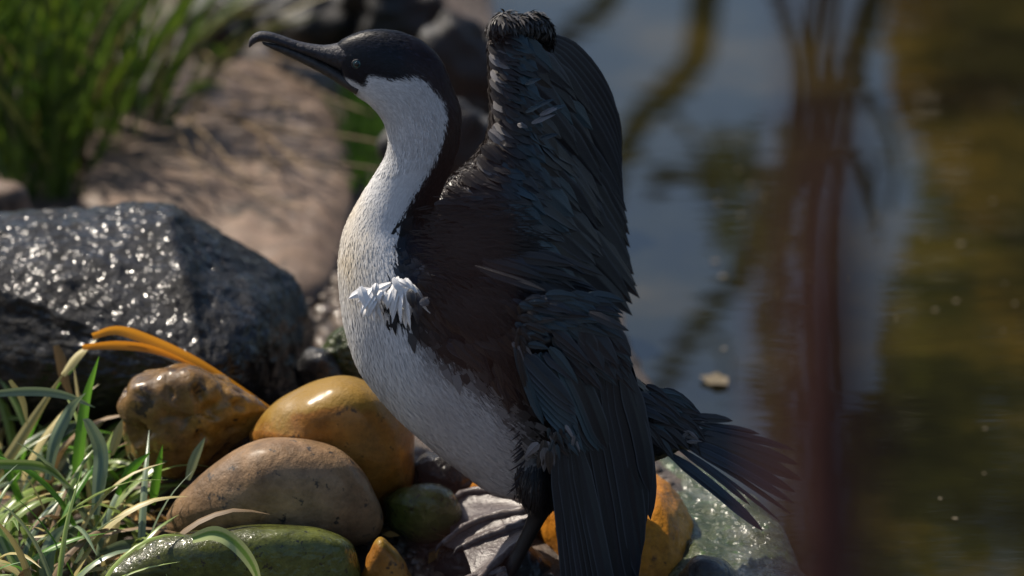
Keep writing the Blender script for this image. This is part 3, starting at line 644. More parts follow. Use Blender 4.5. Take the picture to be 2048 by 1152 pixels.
# colour pattern of the plumage (same on both sides; dark flank includes painted shade below the wing)
BLACK = np.array([(640, 70), (900, 20), (980, 200), (1010, 420), (1500, 600), (1500, 1100), (1040, 1100), (1022, 985), (1040, 930), (1043, 860), (1030, 795), (990, 745),
                  (930, 690), (868, 650), (828, 600), (768, 566), (786, 520), (790, 470), (802, 425), (820, 388), (848, 345), (873, 300), (888, 255), (890, 210), (882, 180), (856, 152), (830, 135), (780, 143), (737, 138), (728, 164), (706, 153), (690, 146), (704, 182), (640, 170)], float)
def in_poly(x, y, poly):
    r = np.zeros(len(x), bool); n = len(poly)
    for i in range(n):
        x0, y0 = poly[i]; x1, y1 = poly[(i + 1) % n]
        if y0 == y1: continue
        r ^= ((y0 > y) != (y1 > y)) & (x < (x1 - x0) * (y - y0) / (y1 - y0) + x0)
    return r
def plume_colour(p, jitter=0.0):
    flat = p.copy(); flat[:, 1] = 0
    px, py = pix(flat)
    if jitter: px = px + rng.normal(0, jitter, len(px)); py = py + rng.normal(0, jitter, len(px))
    # the two colours grade into each other softly on the flank, sharply on the head and neck
    sg = 1.5 + 20 * np.clip((py - 585) / 60, 0, 1)
    fr = np.zeros(len(px))
    for k_ in range(12): fr += in_poly(px + rng.normal(0, 1, len(px)) * sg, py + rng.normal(0, 1, len(px)) * sg, BLACK)
    fr /= 12; blk = fr > .5
    c = np.tile(np.array([0.58, 0.575, 0.57]), (len(p), 1))
    nz = np.array([mn.noise(Vector(q * 28)) for q in p])
    c *= (1 + 0.12 * nz)[:, None]
    cream = np.clip(1 - np.abs(px - 705) / 60, 0, 1) * np.clip((py - 330) / 70, 0, 1) * np.clip((620 - py) / 120, 0, 1)
    c = c * (1 - cream[:, None] * np.array([.06, .20, .42]) * (0.6 + 0.8 * np.clip(nz, 0, 1))[:, None])
    head = np.array([0.0045, 0.0055, 0.010]); back = np.array([0.010, 0.008, 0.0075]); blue = np.array([0.008, 0.013, 0.022])
    t = np.clip((py - 150) / 80, 0, 1)[:, None]; d = head * (1 - t) + back * t
    bl = (np.exp(-(((px - 800) / 55) ** 2 + ((py - 500) / 60) ** 2)) + np.exp(-(((px - 1320) / 90) ** 2 + ((py - 840) / 70) ** 2)))[:, None]
    d = d * (1 - np.clip(bl, 0, 1)) + blue * np.clip(bl, 0, 1)
    d = d * (1 + 0.35 * nz)[:, None]; fr = (fr ** .7)[:, None]; c = c * (1 - fr) + d * fr
    return c, blk
A = Acc(); A.add(bv, bf)
# thighs and shanks belong to the same continuous body
def rings(pp, seg=20):
    v = []
    for (x, y, Yc, r, ry) in pp:
        c = P(x, y, Yc)
        for j in range(seg):
            a = 2 * math.pi * j / seg; v.append(c + np.array([math.cos(a) * r, math.sin(a) * ry, math.sin(a) * r * .25]))
    f = grid_faces(len(pp), seg, True); f.append(tuple(range(seg))[::-1]); f.append(tuple(range((len(pp) - 1) * seg, len(pp) * seg)))
    return np.array(v), f
near_leg = [(1072, 870, -.035, .026, .03), (1076, 920, -.045, .027, .03), (1078, 970, -.05, .024, .026), (1082, 1005, -.05, .019, .018), (1078, 1025, -.05, .012, .011), (1062, 1060, -.05, .0095, .009), (1038, 1105, -.05, .0092, .009), (1016, 1140, -.05, .011, .011), (1000, 1160, -.05, .010, .012)]
far_leg = [(1060, 870, .03, .026, .03), (1068, 930, .04, .026, .03), (1072, 975, .045, .024, .02), (1072, 1000, .045, .012, .012), (1062, 1030, .04, .010, .010), (1050, 1060, .035, .010, .010)]
def smooth_rings(pp, n): return [tuple(q) for q in spline(np.array(pp, float), n)]
A.add(*rings(smooth_rings(near_leg, 40))); A.add(*rings(smooth_rings(far_leg, 30)))
tmp = bpy.data.objects.new('tmp', A.mesh('tmp')); COL.objects.link(tmp)
md = tmp.modifiers.new('r', 'REMESH'); md.mode = 'VOXEL'; md.voxel_size = 0.0028
sm = tmp.modifiers.new('s', 'SMOOTH'); sm.iterations = 6; sm.factor = 0.5
bpy.context.view_layer.update()
dg = bpy.context.evaluated_depsgraph_get()
bm_ = bpy.data.meshes.new_from_object(tmp.evaluated_get(dg))
bpy.data.objects.remove(tmp)
co = np.zeros(len(bm_.vertices) * 3); bm_.vertices.foreach_get('co', co); co = co.reshape(-1, 3)
bcol, _ = plume_colour(co)
px, py = pix(co); bcol[(py > 1008)] = (0.018, 0.016, 0.015)
a = bm_.color_attributes.new('tint', 'FLOAT_COLOR', 'POINT'); cc = np.ones((len(co), 4), np.float32); cc[:, :3] = bcol; a.data.foreach_set('color', cc.ravel())
bm_.polygons.foreach_set('use_smooth', [True] * len(bm_.polygons)); bm_.name = 'body'
body = obj('body', bm_, M['skin'], bird)

# small feathers all over the body: many thousands of narrow blades lying along the flow of the plumage
def cards(root, tan, nor, length, width, lift, col, curl=0.25, name='plumage'):
    n = len(root)
    t = nrm(tan + nor * lift[:, None]); s = nrm(np.cross(t, nor)); nn = np.cross(s, t)
    L = length[:, None]; W = width[:, None]
    p0 = root - s * W * .35; p1 = root + s * W * .35
    m_ = root + t * L * .55 + nn * L * .04; p2 = m_ + s * W * .5; p3 = m_ - s * W * .5
    p4 = root + t * L - nn * L * curl * .3
    v = np.stack([p0, p1, p2, p3, p4], 1).reshape(-1, 3)
    b = np.arange(n) * 5
    f = np.stack([b, b + 1, b + 2, b + 3], 1).tolist() + np.stack([b + 3, b + 2, b + 4], 1).tolist()
    return mesh(name, v, f, smooth=True, col=np.repeat(col, 5, 0))
def body_cards(n, s0, s1, len_fn, wid_fn, name, th0=0, th1=2 * math.pi, blk_only=None, jit=3):
    # density by area
    si = rng.uniform(s0, s1, n * 3); th = rng.uniform(th0, th1, n * 3)
    i = np.clip(si.astype(int), 0, NS - 2)
    peri = np.linalg.norm(Bk[i] - Fr[i], axis=1) + 2 * HW[i]
    adv = np.linalg.norm((ring_pt(np.minimum(si + .5, NS - 1.001), th) - ring_pt(si, th)), axis=1)
    wgt = peri * adv; keep = rng.uniform(0, 1, n * 3) < wgt / np.percentile(wgt, 97)
    si, th = si[keep][:n], th[keep][:n]
    p = ring_pt(si, th); e = .6
    tan = nrm(ring_pt(np.minimum(si + e, NS - 1.001), th) - ring_pt(np.maximum(si - e, 0), th))
    dth = nrm(ring_pt(si, th + .02) - ring_pt(si, th - .02))
    nor = nrm(np.cross(tan, dth)); c = (Bk[si.astype(int)] + Fr[si.astype(int)]) / 2
    nor = np.where((np.einsum('ij,ij->i', nor, p - c) < 0)[:, None], -nor, nor)
    col, blk = plume_colour(p, jit)
    if blk_only is not None:
        k = blk == blk_only; p, tan, nor, col, si, dth = p[k], tan[k], nor[k], col[k], si[k], dth[k]
    m_ = len(p)
    tan = nrm(tan + dth * rng.normal(0, .16, m_)[:, None])
    amt = np.where(blk if blk_only is None else np.full(m_, blk_only), .6, np.where(si < 75, .24, .10))
    col = col * (1 + rng.uniform(-1, .7, m_) * amt)[:, None]
    lite = (rng.uniform(0, 1, m_) < .12) & (col[:, 0] < .03); col[lite] *= 2.6
    L = len_fn(si) * rng.uniform(.7, 1.3, m_); W = wid_fn(si) * rng.uniform(.7, 1.3, m_)
    me = cards(p - nor * .0006, tan, nor, L, W, np.where(si < 75, rng.uniform(.03, .2, m_), rng.uniform(.01, .09, m_)), np.clip(col, 0, 1), name=name)
    o = obj(name, me, M['plumage'], bird); o['kind'] = 'stuff'; return o
LF = lambda s: np.interp(s, [0, 10, 40, 80, 110, 150, 219], [.003, .005, .009, .012, .015, .020, .022])
WF = lambda s: np.interp(s, [0, 10, 40, 80, 110, 150, 219], [.0005, .0006, .0008, .0010, .0011, .0012, .0016])
body_cards(60000, 2, 105, LF, WF, 'head_and_neck_plumage', jit=1.5)
body_cards(70000, 95, 205, LF, WF, 'breast_plumage', jit=7)
body_cards(9000, 95, 216, lambda s: .026 + 0 * s, lambda s: .008 + 0 * s, 'back_plumage', blk_only=True, jit=5)
# thigh plumage
n = 1500; q = rng.integers(0, len(co), 60000); pxx, pyy = px[q], py[q]
k = (pyy > 930) & (pyy < 1012) & (pxx > 1030) & (pxx < 1125); q = q[k][:n]
nb = np.zeros(len(co) * 3); bm_.vertices.foreach_get('normal', nb); nb = nb.reshape(-1, 3)
tt = np.tile(nrm(np.array([-.15, 0, -1.0])), (len(q), 1)); tt = nrm(tt - nb[q] * np.einsum('ij,ij->i', tt, nb[q])[:, None])
o = obj('thigh_plumage', cards(co[q], tt, nb[q], rng.uniform(.008, .018, len(q)), rng.uniform(.001, .002, len(q)), rng.uniform(.05, .3, len(q)), np.tile([.009, .009, .010], (len(q), 1))), M['plumage'], bird); o['kind'] = 'stuff'

# bill
def bill(name, pp, m_):
    s = spline(np.array(pp, float), 50); v = []
    seg = 24
    for x0, y0, x1, y1, h in s:
        a = P(x0, y0); b = P(x1, y1)
        for j in range(seg):
            t = 2 * math.pi * j / seg
            v.append((a + b) / 2 + (a - b) / 2 * math.cos(t) + np.array([0, 1, 0]) * max(h, .0005) * math.copysign(abs(math.sin(t)) ** .8, math.sin(t)))
    f = grid_faces(50, seg, True); f.append(tuple(range(seg))[::-1]); f.append(tuple(range(49 * seg, 50 * seg)))
    return obj(name, mesh(name, np.array(v), f), m_, bird)
ub = bill('upper_bill', [(700, 80, 726, 162, .0185), (676, 87, 696, 147, .0142), (645, 91, 656, 127, .0102), (600, 84, 611, 108, .0075), (562, 71, 570, 93, .0064), (538, 64, 545, 85, .006), (520, 63, 527, 82, .0056), (507, 69, 517, 83, .005), (499, 79, 508, 88, .0036), (497, 92, 499, 95, .0008)], M['bill'])
lb = bill('lower_bill', [(722, 158, 712, 186, .0165), (690, 143, 690, 174, .0125), (652, 125, 656, 153, .0088), (612, 107, 619, 133, .0066), (572, 92, 579, 113, .005), (542, 86, 546, 98, .0032), (524, 83, 527, 89, .0015)], M['bill_low'])
# eye
def ball(name, c, r, m_, parent, flat=1.0):
    bm = bmesh.new(); bmesh.ops.create_uvsphere(bm, u_segments=20, v_segments=12, radius=r)
    for q in bm.verts: q.co.y *= flat
    me = bpy.data.meshes.new(name); bm.to_mesh(me); bm.free(); me.polygons.foreach_set('use_smooth', [True] * len(me.polygons))
    o = obj(name, me, m_, parent); o.location = Vector(c) + o.location; return o
ec = P(714, 128, -.0182)
eye = ball('eye', ec, .0048, M['eye'], bird, .6)
pu = ball('pupil', ec + np.array([-.0002, -.0019, .0003]), .0027, M['pupil'], None, .7); pu.parent = eye; pu.location = Vector((-.0002, -.0019, .0003))
rg = tube([ec + np.array([.0050 * math.cos(t), -.0006, .0048 * math.sin(t)]) for t in np.linspace(0, 2 * math.pi, 22)], [.0008] * 22, 6)
obj('eyelid', mesh('eyelid', *rg), M['bill'], bird)

# ---- feathers
def feather(base, tip, width, mid_off, normal, m_, parent, n=12, tipr=0.35, camber=0.18, name='feather', twist=0.0, asym=0.0, ragged=0.0):
    base, tip = np.asarray(base, float), np.asarray(tip, float)
    mid = (base + tip) / 2 + np.asarray(mid_off, float)
    t = np.linspace(0, 1, n)[:, None]
    c = (1 - t) ** 2 * base + 2 * t * (1 - t) * mid + t ** 2 * tip
    T = nrm(np.gradient(c, axis=0)); N0 = np.asarray(normal, float)
    N0 = nrm(N0 - T * (T @ N0)[:, None]); S = np.cross(T, N0)
    ca, sa = math.cos(twist), math.sin(twist); S2 = S * ca + N0 * sa; N = np.cross(S2, T); S = S2
    v, uv = [], []; L = np.linalg.norm(tip - base)
    for i in range(n):
        s = i / (n - 1)
        w_ = width * .5 * min(1, .35 + 3.2 * s) * (max(0, 1 - max(0, (s - (1 - tipr)) / tipr) ** 1.8)) ** .75 + .0002
        for u in (-1, -.6, -.12, 0, .12, .6, 1):
            ww = w_ * (1 + asym * u); rg_ = 1 + (random.uniform(-ragged, ragged) if abs(u) == 1 else 0)
            back = T[i] * (-abs(u) * ww * .35 * random.uniform(.3, 1.5) if s > .5 else 0)
            v.append(c[i] + S[i] * (u * ww * rg_) - N[i] * (abs(u) ** 1.6 * ww * camber * .55) + N[i] * (.0005 if u == 0 else 0) + back)
            uv.append((u, s * L * 40))
    me = mesh(name, np.array(v), grid_faces(n, 7), uv=uv)
    return obj(name, me, M[m_], parent)

# ---- the raised far wing
LE = [(1010, 40), (992, 90), (992, 150), (996, 220), (988, 290), (955, 345), (905, 395), (872, 450)]
TE = [(1190, 235), (1236, 300), (1250, 400), (1258, 480), (1266, 540), (1274, 595), (1245, 640), (1180, 650)]
LY = [.10, .10, .095, .09, .08, .065, .05, .03]; TYy = [.16, .17, .17, .165, .155, .14, .12, .085]
lep = spline(np.array([P(x, y, Yv) for (x, y), Yv in zip(LE, LY)]), 60); tep = spline(np.array([P(x, y, Yv) for (x, y), Yv in zip(TE, TYy)]), 60)
def W1(u, v_, off=0.0):
    i = np.clip(u, 0, 1) * 59; a = int(min(i, 58)); f = i - a
    l = lep[a] * (1 - f) + lep[a + 1] * f; t = tep[a] * (1 - f) + tep[a + 1] * f
    p = l + (t - l) * v_
    p = p + np.array([0, -1, .2]) * (off + .030 * math.sin(math.pi * min(max(v_, 0), 1) ** .7)) + np.array([0.0, 0, 0.022 * math.sin(math.pi * min(max(v_, 0), 1))])
    return p
def blade_grid(fn, nu, nv, thick, v1=1.0, in_=-.004):
    v = []
    for k in (0, 1):
        for i in range(nu):
            for j in range(nv):
                vv = v1 * j / (nv - 1); v.append(fn(i / (nu - 1), vv, in_) + np.array([0, thick * k * (1 - .8 * vv), 0]))
    f = grid_faces(nu, nv); n0 = nu * nv; f += [tuple(i + n0 for i in q[::-1]) for q in grid_faces(nu, nv)]
    rim = [j for j in range(nv)] + [i * nv + nv - 1 for i in range(1, nu)] + [(nu - 1) * nv + j for j in range(nv - 2, -1, -1)] + [i * nv for i in range(nu - 2, 0, -1)]
    for a, b in zip(rim, rim[1:] + rim[:1]): f.append((a, b, b + n0, a + n0))
    return np.array(v), f
A = Acc(); A.add(*blade_grid(W1, 40, 16, .010, .72))
A.add(*tube(lep + np.array([0.004, .004, 0]), np.interp(np.linspace(0, 1, 60), [0, .1, .5, 1], [.010, .011, .013, .022]), 14))
wing1 = obj('wing', A.mesh('wing'), M['f_brown'], bird); wing1['label'] = 'far wing raised upright'
NRM = nrm(np.array([.25, -1, .15]))
def row(wfn, parent, n, u0, u1, v0, v1, width, m_, off, mid=.0, nr=NRM, jit=.02, sweep=0.0, twist=.32, tipr=.55, nseg=9):
    for k in range(n):
        u = u0 + (u1 - u0) * (k + .5) / n + random.gauss(0, .15) * (u1 - u0) / n
        vb = v0 + random.gauss(0, jit); vt = v1 + random.gauss(0, jit)
        b = wfn(u, vb, off); t = wfn(np.clip(u + sweep, 0, 1), vt, off + .003)
        b = b + np.array([0, random.uniform(-.001, .001), 0])
        d = np.array([0, -1, .1]) * mid * np.linalg.norm(t - b)
        mm = random.choice(m_) if isinstance(m_, (list, tuple)) else m_
        feather(b, t, width * random.uniform(.85, 1.2), d + np.array([0, 0, .06 * np.linalg.norm(t - b)]), nr, mm, parent, nseg, tipr, .22, twist=twist + random.gauss(0, .2), ragged=.08)
# primaries folded down at the outer edge
for k in range(7):
    f = k / 6
    b = P(1085 - 60 * f, 72 + 10 * f, .125 - .006 * k); t = P(1238 + 10 * f - (10 if k == 0 else 0), 303 + 95 * f, .19 - .004 * k)
    feather(b, t, .026, P(1080 + 90, 100) - P(1075, 118) if False else np.array([.030 - .012 * f, 0, .034 - .012 * f]), NRM, 'f_flight', wing1, 14, .3, .12, twist=.1)
row(W1, wing1, 14, .18, .98, .35, 1.0, .034, 'f_flight', -.002, .02, sweep=.04, nseg=12, jit=.012)
row(W1, wing1, 16, .06, .98, .30, .78, .032, ['f_flight', 'f_flight', 'f_teal'], .002, .03, sweep=.04)
row(W1, wing1, 19, .05, .97, .24, .60, .027, ['f_flight', 'f_teal', 'f_flight'], .005, .04, sweep=.03)
row(W1, wing1, 22, .05, .97, .17, .46, .023, ['f_teal', 'f_flight', 'f_brown'], .007, .05, sweep=.03)
row(W1, wing1, 26, .04, .97, .12, .35, .020, ['f_teal', 'f_flight', 'f_brown'], .009, .06, sweep=.02)
row(W1, wing1, 30, .03, .97, .07, .26, .017, ['f_brown', 'f_teal', 'f_brown'], .011, .07, sweep=.02)
row(W1, wing1, 34, .02, .98, .02, .18, .014, ['f_brown'], .012, .08, sweep=.01)
row(W1, wing1, 36, .01, .98, -.03, .11, .012, ['f_brown', 'f_brown', 'f_pale'], .010, .08, sweep=.01)
nL = 4200; uu = rng.uniform(0, 58.9, nL); ii = uu.astype(int); ff_ = (uu - ii)[:, None]
cl = lep[ii] * (1 - ff_) + lep[ii + 1] * ff_ + np.array([.004, .004, 0]); aa = rng.uniform(math.pi * .75, math.pi * 2.1, nL)
tl = nrm(lep[ii + 1] - lep[ii]); xl = nrm(np.cross(tl, np.array([0, 1.0, 0]))); yl = np.tile([0, 1.0, 0], (nL, 1))
rl = np.interp(uu / 59, [0, .1, .5, 1], [.010, .011, .013, .022])[:, None]
nl = nrm(-xl * np.cos(aa)[:, None] * np.sign(xl[:, :1]) * -1 + yl * np.sin(aa)[:, None])
dl = nrm(tl * .5 + np.array([.9, -.1, -.1]) + rng.normal(0, .25, (nL, 3))); dl = nrm(dl - nl * np.einsum('ij,ij->i', dl, nl)[:, None])
ccl = np.array([.035, .030, .028]) * rng.uniform(.4, 2.2, nL)[:, None] * np.where(uu < 9, 2.2, 1)[:, None]
pl_ = obj('wing_edge_plumage', cards(cl + nl * rl, dl, nl, rng.uniform(.006, .014, nL), rng.uniform(.001, .0022, nL), rng.uniform(.05, .3, nL), ccl), M['plumage'], wing1); pl_['kind'] = 'stuff'
# sunlit grey coloured into the wrist; pale covert feathers painted as glossy highlights
wl = np.array([P(985, 62, .085), P(1005, 44, .085), P(1035, 46, .088), P(1065, 44, .095), P(1086, 58, .105), P(1090, 84, .115)]); wr = np.array([.006, .0085, .0075, .008, .0075, .004])
wr_o = obj('wrist', mesh('wrist', *tube(wl, wr, 14, 30, .5)), M['f_brown'], wing1)
wv = np.array([q.co for q in wr_o.data.vertices]); wn_ = np.zeros(len(wv) * 3); wr_o.data.vertices.foreach_get('normal', wn_); wn_ = wn_.reshape(-1, 3)
nL = 2600; pick = rng.integers(0, len(wv), nL)
tq = nrm(np.array([.25, -.2, -1.0]) + rng.normal(0, .3, (nL, 3))); tq = nrm(tq - wn_[pick] * np.einsum('ij,ij->i', tq, wn_[pick])[:, None])
pl_ = obj('wrist_plumage', cards(wv[pick] + rng.normal(0, .0012, (nL, 3)), tq, wn_[pick], rng.uniform(.008, .018, nL), rng.uniform(.002, .0045, nL), rng.uniform(-.1, .1, nL), np.array([.05, .046, .044]) * rng.uniform(.2, 1.6, nL)[:, None]), M['plumage'], wing1); pl_['kind'] = 'stuff'
for (x, y, L, an, mm) in [(1066, 216, .022, .35, 'f_teal'), (1094, 222, .024, .30, 'f_pale'), (1078, 238, .026, .25, 'f_pale'), (1084, 206, .022, .3, 'f_teal'), (1050, 240, .018, -.9, 'f_pale'), (1110, 214, .02, .2, 'f_teal'), (1065, 160, .018, .2, 'f_teal'), (1095, 270, .02, .1, 'f_teal')]:
    b = W1(.3, .2, .02); q = P(x - 15, y + 8, b[1] - .006); t = q + L * np.array([math.cos(an), -.1, math.sin(an) * .6 + .25])
    feather(q, t, .0065, (0, -.003, .003), (-.3, -1, .7), mm, wing1, 8, .7, .5, ragged=.1, twist=.3)
# shoulder: brownish scapulars flowing back from the neck
def loose(parent, rects, n, L0, L1, ang, spread, wd, m_, Y0, Yg=0.0, bend=.12, tipr=.7):
    x0, x1, y0, y1 = rects
    for k in range(n):
        x, y = random.uniform(x0, x1), random.uniform(y0, y1); Yv = Y0 + Yg * (x - x0)
        a_ = ang + random.gauss(0, spread); L = random.uniform(L0, L1)
        b = P(x, y, Yv + random.uniform(-.003, .003)); t = b + L * np.array([math.cos(a_), random.uniform(-.05, .12), math.sin(a_)])
        feather(b, t, wd * random.uniform(.8, 1.25), np.array([0, -.05 * L, bend * L]), (.05, -1, .25), random.choice(m_), parent, 9, tipr, .2, twist=random.gauss(0, .15), ragged=.05)

# ---- the near wing, hanging half open
wb = [(905, 520, -.030, .018), (985, 560, -.060, .018), (1080, 610, -.080, .018), (1150, 640, -.085, .018), (1110, 670, -.100, .014), (1045, 695, -.112, .010)]
A = Acc(); A.add(*tube([P(x, y, Yv) for x, y, Yv, r in wb], [r for *_, r in wb], 14, 40))
LE2 = [(1028, 690), (1048, 760), (1075, 830), (1105, 890), (1122, 990), (1140, 1220)]; TE2 = [(1262, 715), (1285, 800), (1296, 900), (1303, 1000), (1300, 1080), (1296, 1220)]
l2 = spline(np.array([P(x, y, -.118 - .004 * k) for k, (x, y) in enumerate(LE2)]), 60); t2 = spline(np.array([P(x, y, -.075 + .004 * k) for k, (x, y) in enumerate(TE2)]), 60)
def W2(u, v_, off=0.0):
    i = np.clip(v_, 0, 1) * 59; a = int(min(i, 58)); f = i - a
    l = l2[a] * (1 - f) + l2[a + 1] * f; t = t2[a] * (1 - f) + t2[a + 1] * f
    return l + (t - l) * u + np.array([.1, -1, .1]) * (off + .016 * math.sin(math.pi * min(max(u, 0), 1)))
A.add(*blade_grid(W2, 20, 24, .006, .42, -.020))
wing2 = obj('wing', A.mesh('wing'), M['f_flight'], bird); wing2['label'] = 'near wing hanging half open'
N2 = nrm(np.array([.15, -1, .12]))
def fw(x0, y0, x1, y1, wd, m_, Y0, Y1=None, bx=0., n=14, tipr=.25, tw=.40, parent=None):
    feather(P(x0, y0, Y0), P(x1, y1, Y0 if Y1 is None else Y1), wd, (bx, -.004, 0), N2, m_, parent or wing2, n, tipr, .12, twist=tw + random.gauss(0, .05), ragged=.02)
# secondaries and tertials
for k in range(11):
    f = k / 10
    fw(1255 - 130 * f, 740 + 20 * f, [1301, 1299, 1288, 1283, 1276, 1268, 1258, 1246, 1234, 1222, 1210][k], [1040, 985, 1062, 1110, 1160, 1200, 1225, 1240, 1250, 1255, 1260][k], .021, 'f_flight', -.086 - .0028 * k, -.080 - .0030 * k, .010, 16)
# primaries
for k in range(8):
    f = k / 7
    fw(1150 - 42 * f, 870 + 20 * f, 1232 - 88 * f, 1262 - 10 * f, .019, 'f_flight', -.118 - .0020 * k, -.116 - .0022 * k, .004, 16)
# coverts of the hand and forearm
for k in range(9):
    f = k / 8
    fw(1130 - 85 * f, 700 + 12 * f, 1215 - 70 * f, 900 + 10 * f, .020, random.choice(['f_flight', 'f_flight', 'f_teal']), -.116 - .0014 * k, -.114 - .0016 * k, .008)
for k in range(6):
    f = k / 5
    fw(1040 + 42 * f, 700 + 105 * f, 1150 + 16 * f, 815 + 85 * f, .017, 'f_teal' if k > 1 else 'f_flight', -.131, -.130, .003, 10, .4)
fw(1030, 694, 1088, 850, .010, 'f_teal', -.136, -.136, -.002, 12, .3, .3); fw(1036, 700, 1060, 800, .007, 'f_brown', -.138, -.137, -.001, 10, .3, .4)
loose(wing2, (1060, 1185, 590, 650), 60, .026, .045, -.35, .18, .010, ['f_teal', 'f_teal', 'f_flight'], -.128, .00014)
loose(wing2, (1085, 1200, 640, 715), 44, .04, .06, -.85, .15, .012, ['f_flight', 'f_teal', 'f_flight'], -.124, .00014)
loose(wing2, (1150, 1215, 640, 690), 14, .035, .055, -.95, .2, .02, ['f_flight'], -.118, .0001)
loose(wing2, (1030, 1070, 600, 690), 40, .014, .026, -.3, .35, .006, ['f_brown', 'f_teal', 'f_brown', 'f_brown'], -.130)
loose(wing2, (1022, 1050, 655, 700), 26, .008, .018, -1.2, .4, .0035, ['f_pale', 'f_brown', 'f_brown'], -.134)
loose(wing2, (1085, 1150, 850, 890), 34, .010, .022, -1.2, .35, .004, ['f_pale', 'f_teal', 'f_brown', 'f_teal'], -.136)
loose(wing2, (1075, 1110, 880, 905), 9, .020, .034, -1.75, .25, .009, ['f_brown', 'f_pale', 'f_brown'], -.137)
fw(1178, 625, 1258, 662, .010, 'f_brown', -.135, -.132, .004, 10, .6)
fw(960, 538, 1092, 582, .009, 'f_brown', -.118, -.125, .004, 12, .5); fw(950, 532, 1075, 572, .005, 'f_brown', -.118, -.122, .004, 12, .6)
# scapulars over the back and shoulder
loose(bird, (865, 960, 405, 470), 46, .030, .05, .05, .16, .010, ['f_brown', 'f_brown', 'f_teal', 'f_brown'], -.040, .0002)
loose(bird, (860, 1010, 470, 560), 70, .045, .07, -.18, .10, .012, ['f_brown', 'f_brown', 'f_flight'], -.076, .0001, .06)
loose(bird, (950, 1080, 500, 590), 44, .05, .08, -.38, .12, .013, ['f_brown', 'f_brown', 'f_flight'], -.096, .0001, .06)
loose(bird, (835, 900, 560, 630), 34, .02, .035, -.85, .2, .010, ['f_brown', 'f_brown', 'f_flight'], -.088, -.0001, .05)
loose(bird, (890, 1030, 590, 690), 70, .03, .05, -.75, .16, .010, ['f_brown', 'f_brown', 'f_flight'], -.102, -.00005, .05)
loose(bird, (985, 1040, 690, 770), 30, .02, .04, -1.2, .2, .008, ['f_brown', 'f_flight'], -.098, 0, .05)
def dark_strands(x0, x1, y0, y1, n, Y0, ang, L, name):
    X_, Y_ = rng.normal((x0 + x1) / 2, (x1 - x0) * .30, n), rng.normal((y0 + y1) / 2, (y1 - y0) * .30, n)
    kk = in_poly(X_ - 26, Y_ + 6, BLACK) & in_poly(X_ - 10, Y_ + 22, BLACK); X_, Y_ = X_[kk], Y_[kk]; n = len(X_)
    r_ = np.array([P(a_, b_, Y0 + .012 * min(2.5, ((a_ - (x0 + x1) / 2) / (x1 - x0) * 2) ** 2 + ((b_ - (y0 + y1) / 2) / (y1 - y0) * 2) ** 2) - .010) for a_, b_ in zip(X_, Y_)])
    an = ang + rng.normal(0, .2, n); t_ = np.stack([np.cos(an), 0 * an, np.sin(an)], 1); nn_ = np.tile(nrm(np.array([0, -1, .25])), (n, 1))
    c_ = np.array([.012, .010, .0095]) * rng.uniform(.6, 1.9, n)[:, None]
    o_ = obj(name, cards(r_, t_, nn_, L * rng.uniform(.6, 1.3, n), rng.uniform(.0007, .0016, n), rng.uniform(.02, .2, n), c_, name=name), M['plumage'], bird); o_['kind'] = 'stuff'
dark_strands(850, 1040, 420, 560, 1500, -.084, -.15, .022, 'shoulder_plumage')
dark_strands(850, 1045, 560, 690, 1700, -.102, -.7, .018, 'shoulder_plumage')
dark_strands(905, 1045, 640, 760, 1300, -.098, -1.0, .018, 'flank_shade_plumage')  # dark flank feathers, also painting in the shade below the wing
for k in range(30):
    f = random.random(); x = 1030 + 12 * math.sin(f * 3) ; y = 790 + 180 * f
    b = P(x + 10, y, -.083 + .02 * f); t = P(x - random.uniform(8, 22), y + random.uniform(18, 30), -.088 + .02 * f)
    feather(b, t, .0016, (0, -.002, 0), N2, 'f_flight', bird, 5, .8)
# white tuft standing out at the bend of the wing
for cx, cy, n_, L_, sp_a in [(795, 568, 26, .036, .42), (748, 582, 20, .026, .5)]:
    for k in range(n_):
        a_ = -1.5 + random.gauss(.12, sp_a); L = L_ * random.uniform(.55, 1.25); x0 = cx + random.gauss(0, 10); y0 = cy + random.gauss(0, 7)
        b = P(x0, y0, -.074 + random.uniform(-.004, .004)); t = b + L * np.array([math.cos(a_), -.25 + random.uniform(-.1, .1), math.sin(a_)])
        feather(b, t, random.uniform(.006, .011), (-.002, -.007, .004), (-.55, -1, .4), 'f_white', bird, 10, .7, .25, ragged=.1, twist=random.gauss(0, .2))
for (x0, y0, x1, y1, wd) in [(818, 578, 826, 618, .010), (832, 585, 838, 640, .010), (826, 600, 836, 650, .006)]:
    feather(P(x0, y0, -.088), P(x1, y1, -.096), wd, (0, -.006, .004), (-.3, -1, .2), 'f_flight', bird, 9, .5, .25)
feather(P(846, 596, -.098), P(856, 612, -.1), .012, (0, -.002, 0), N2, 'f_pale', bird, 7, .3)

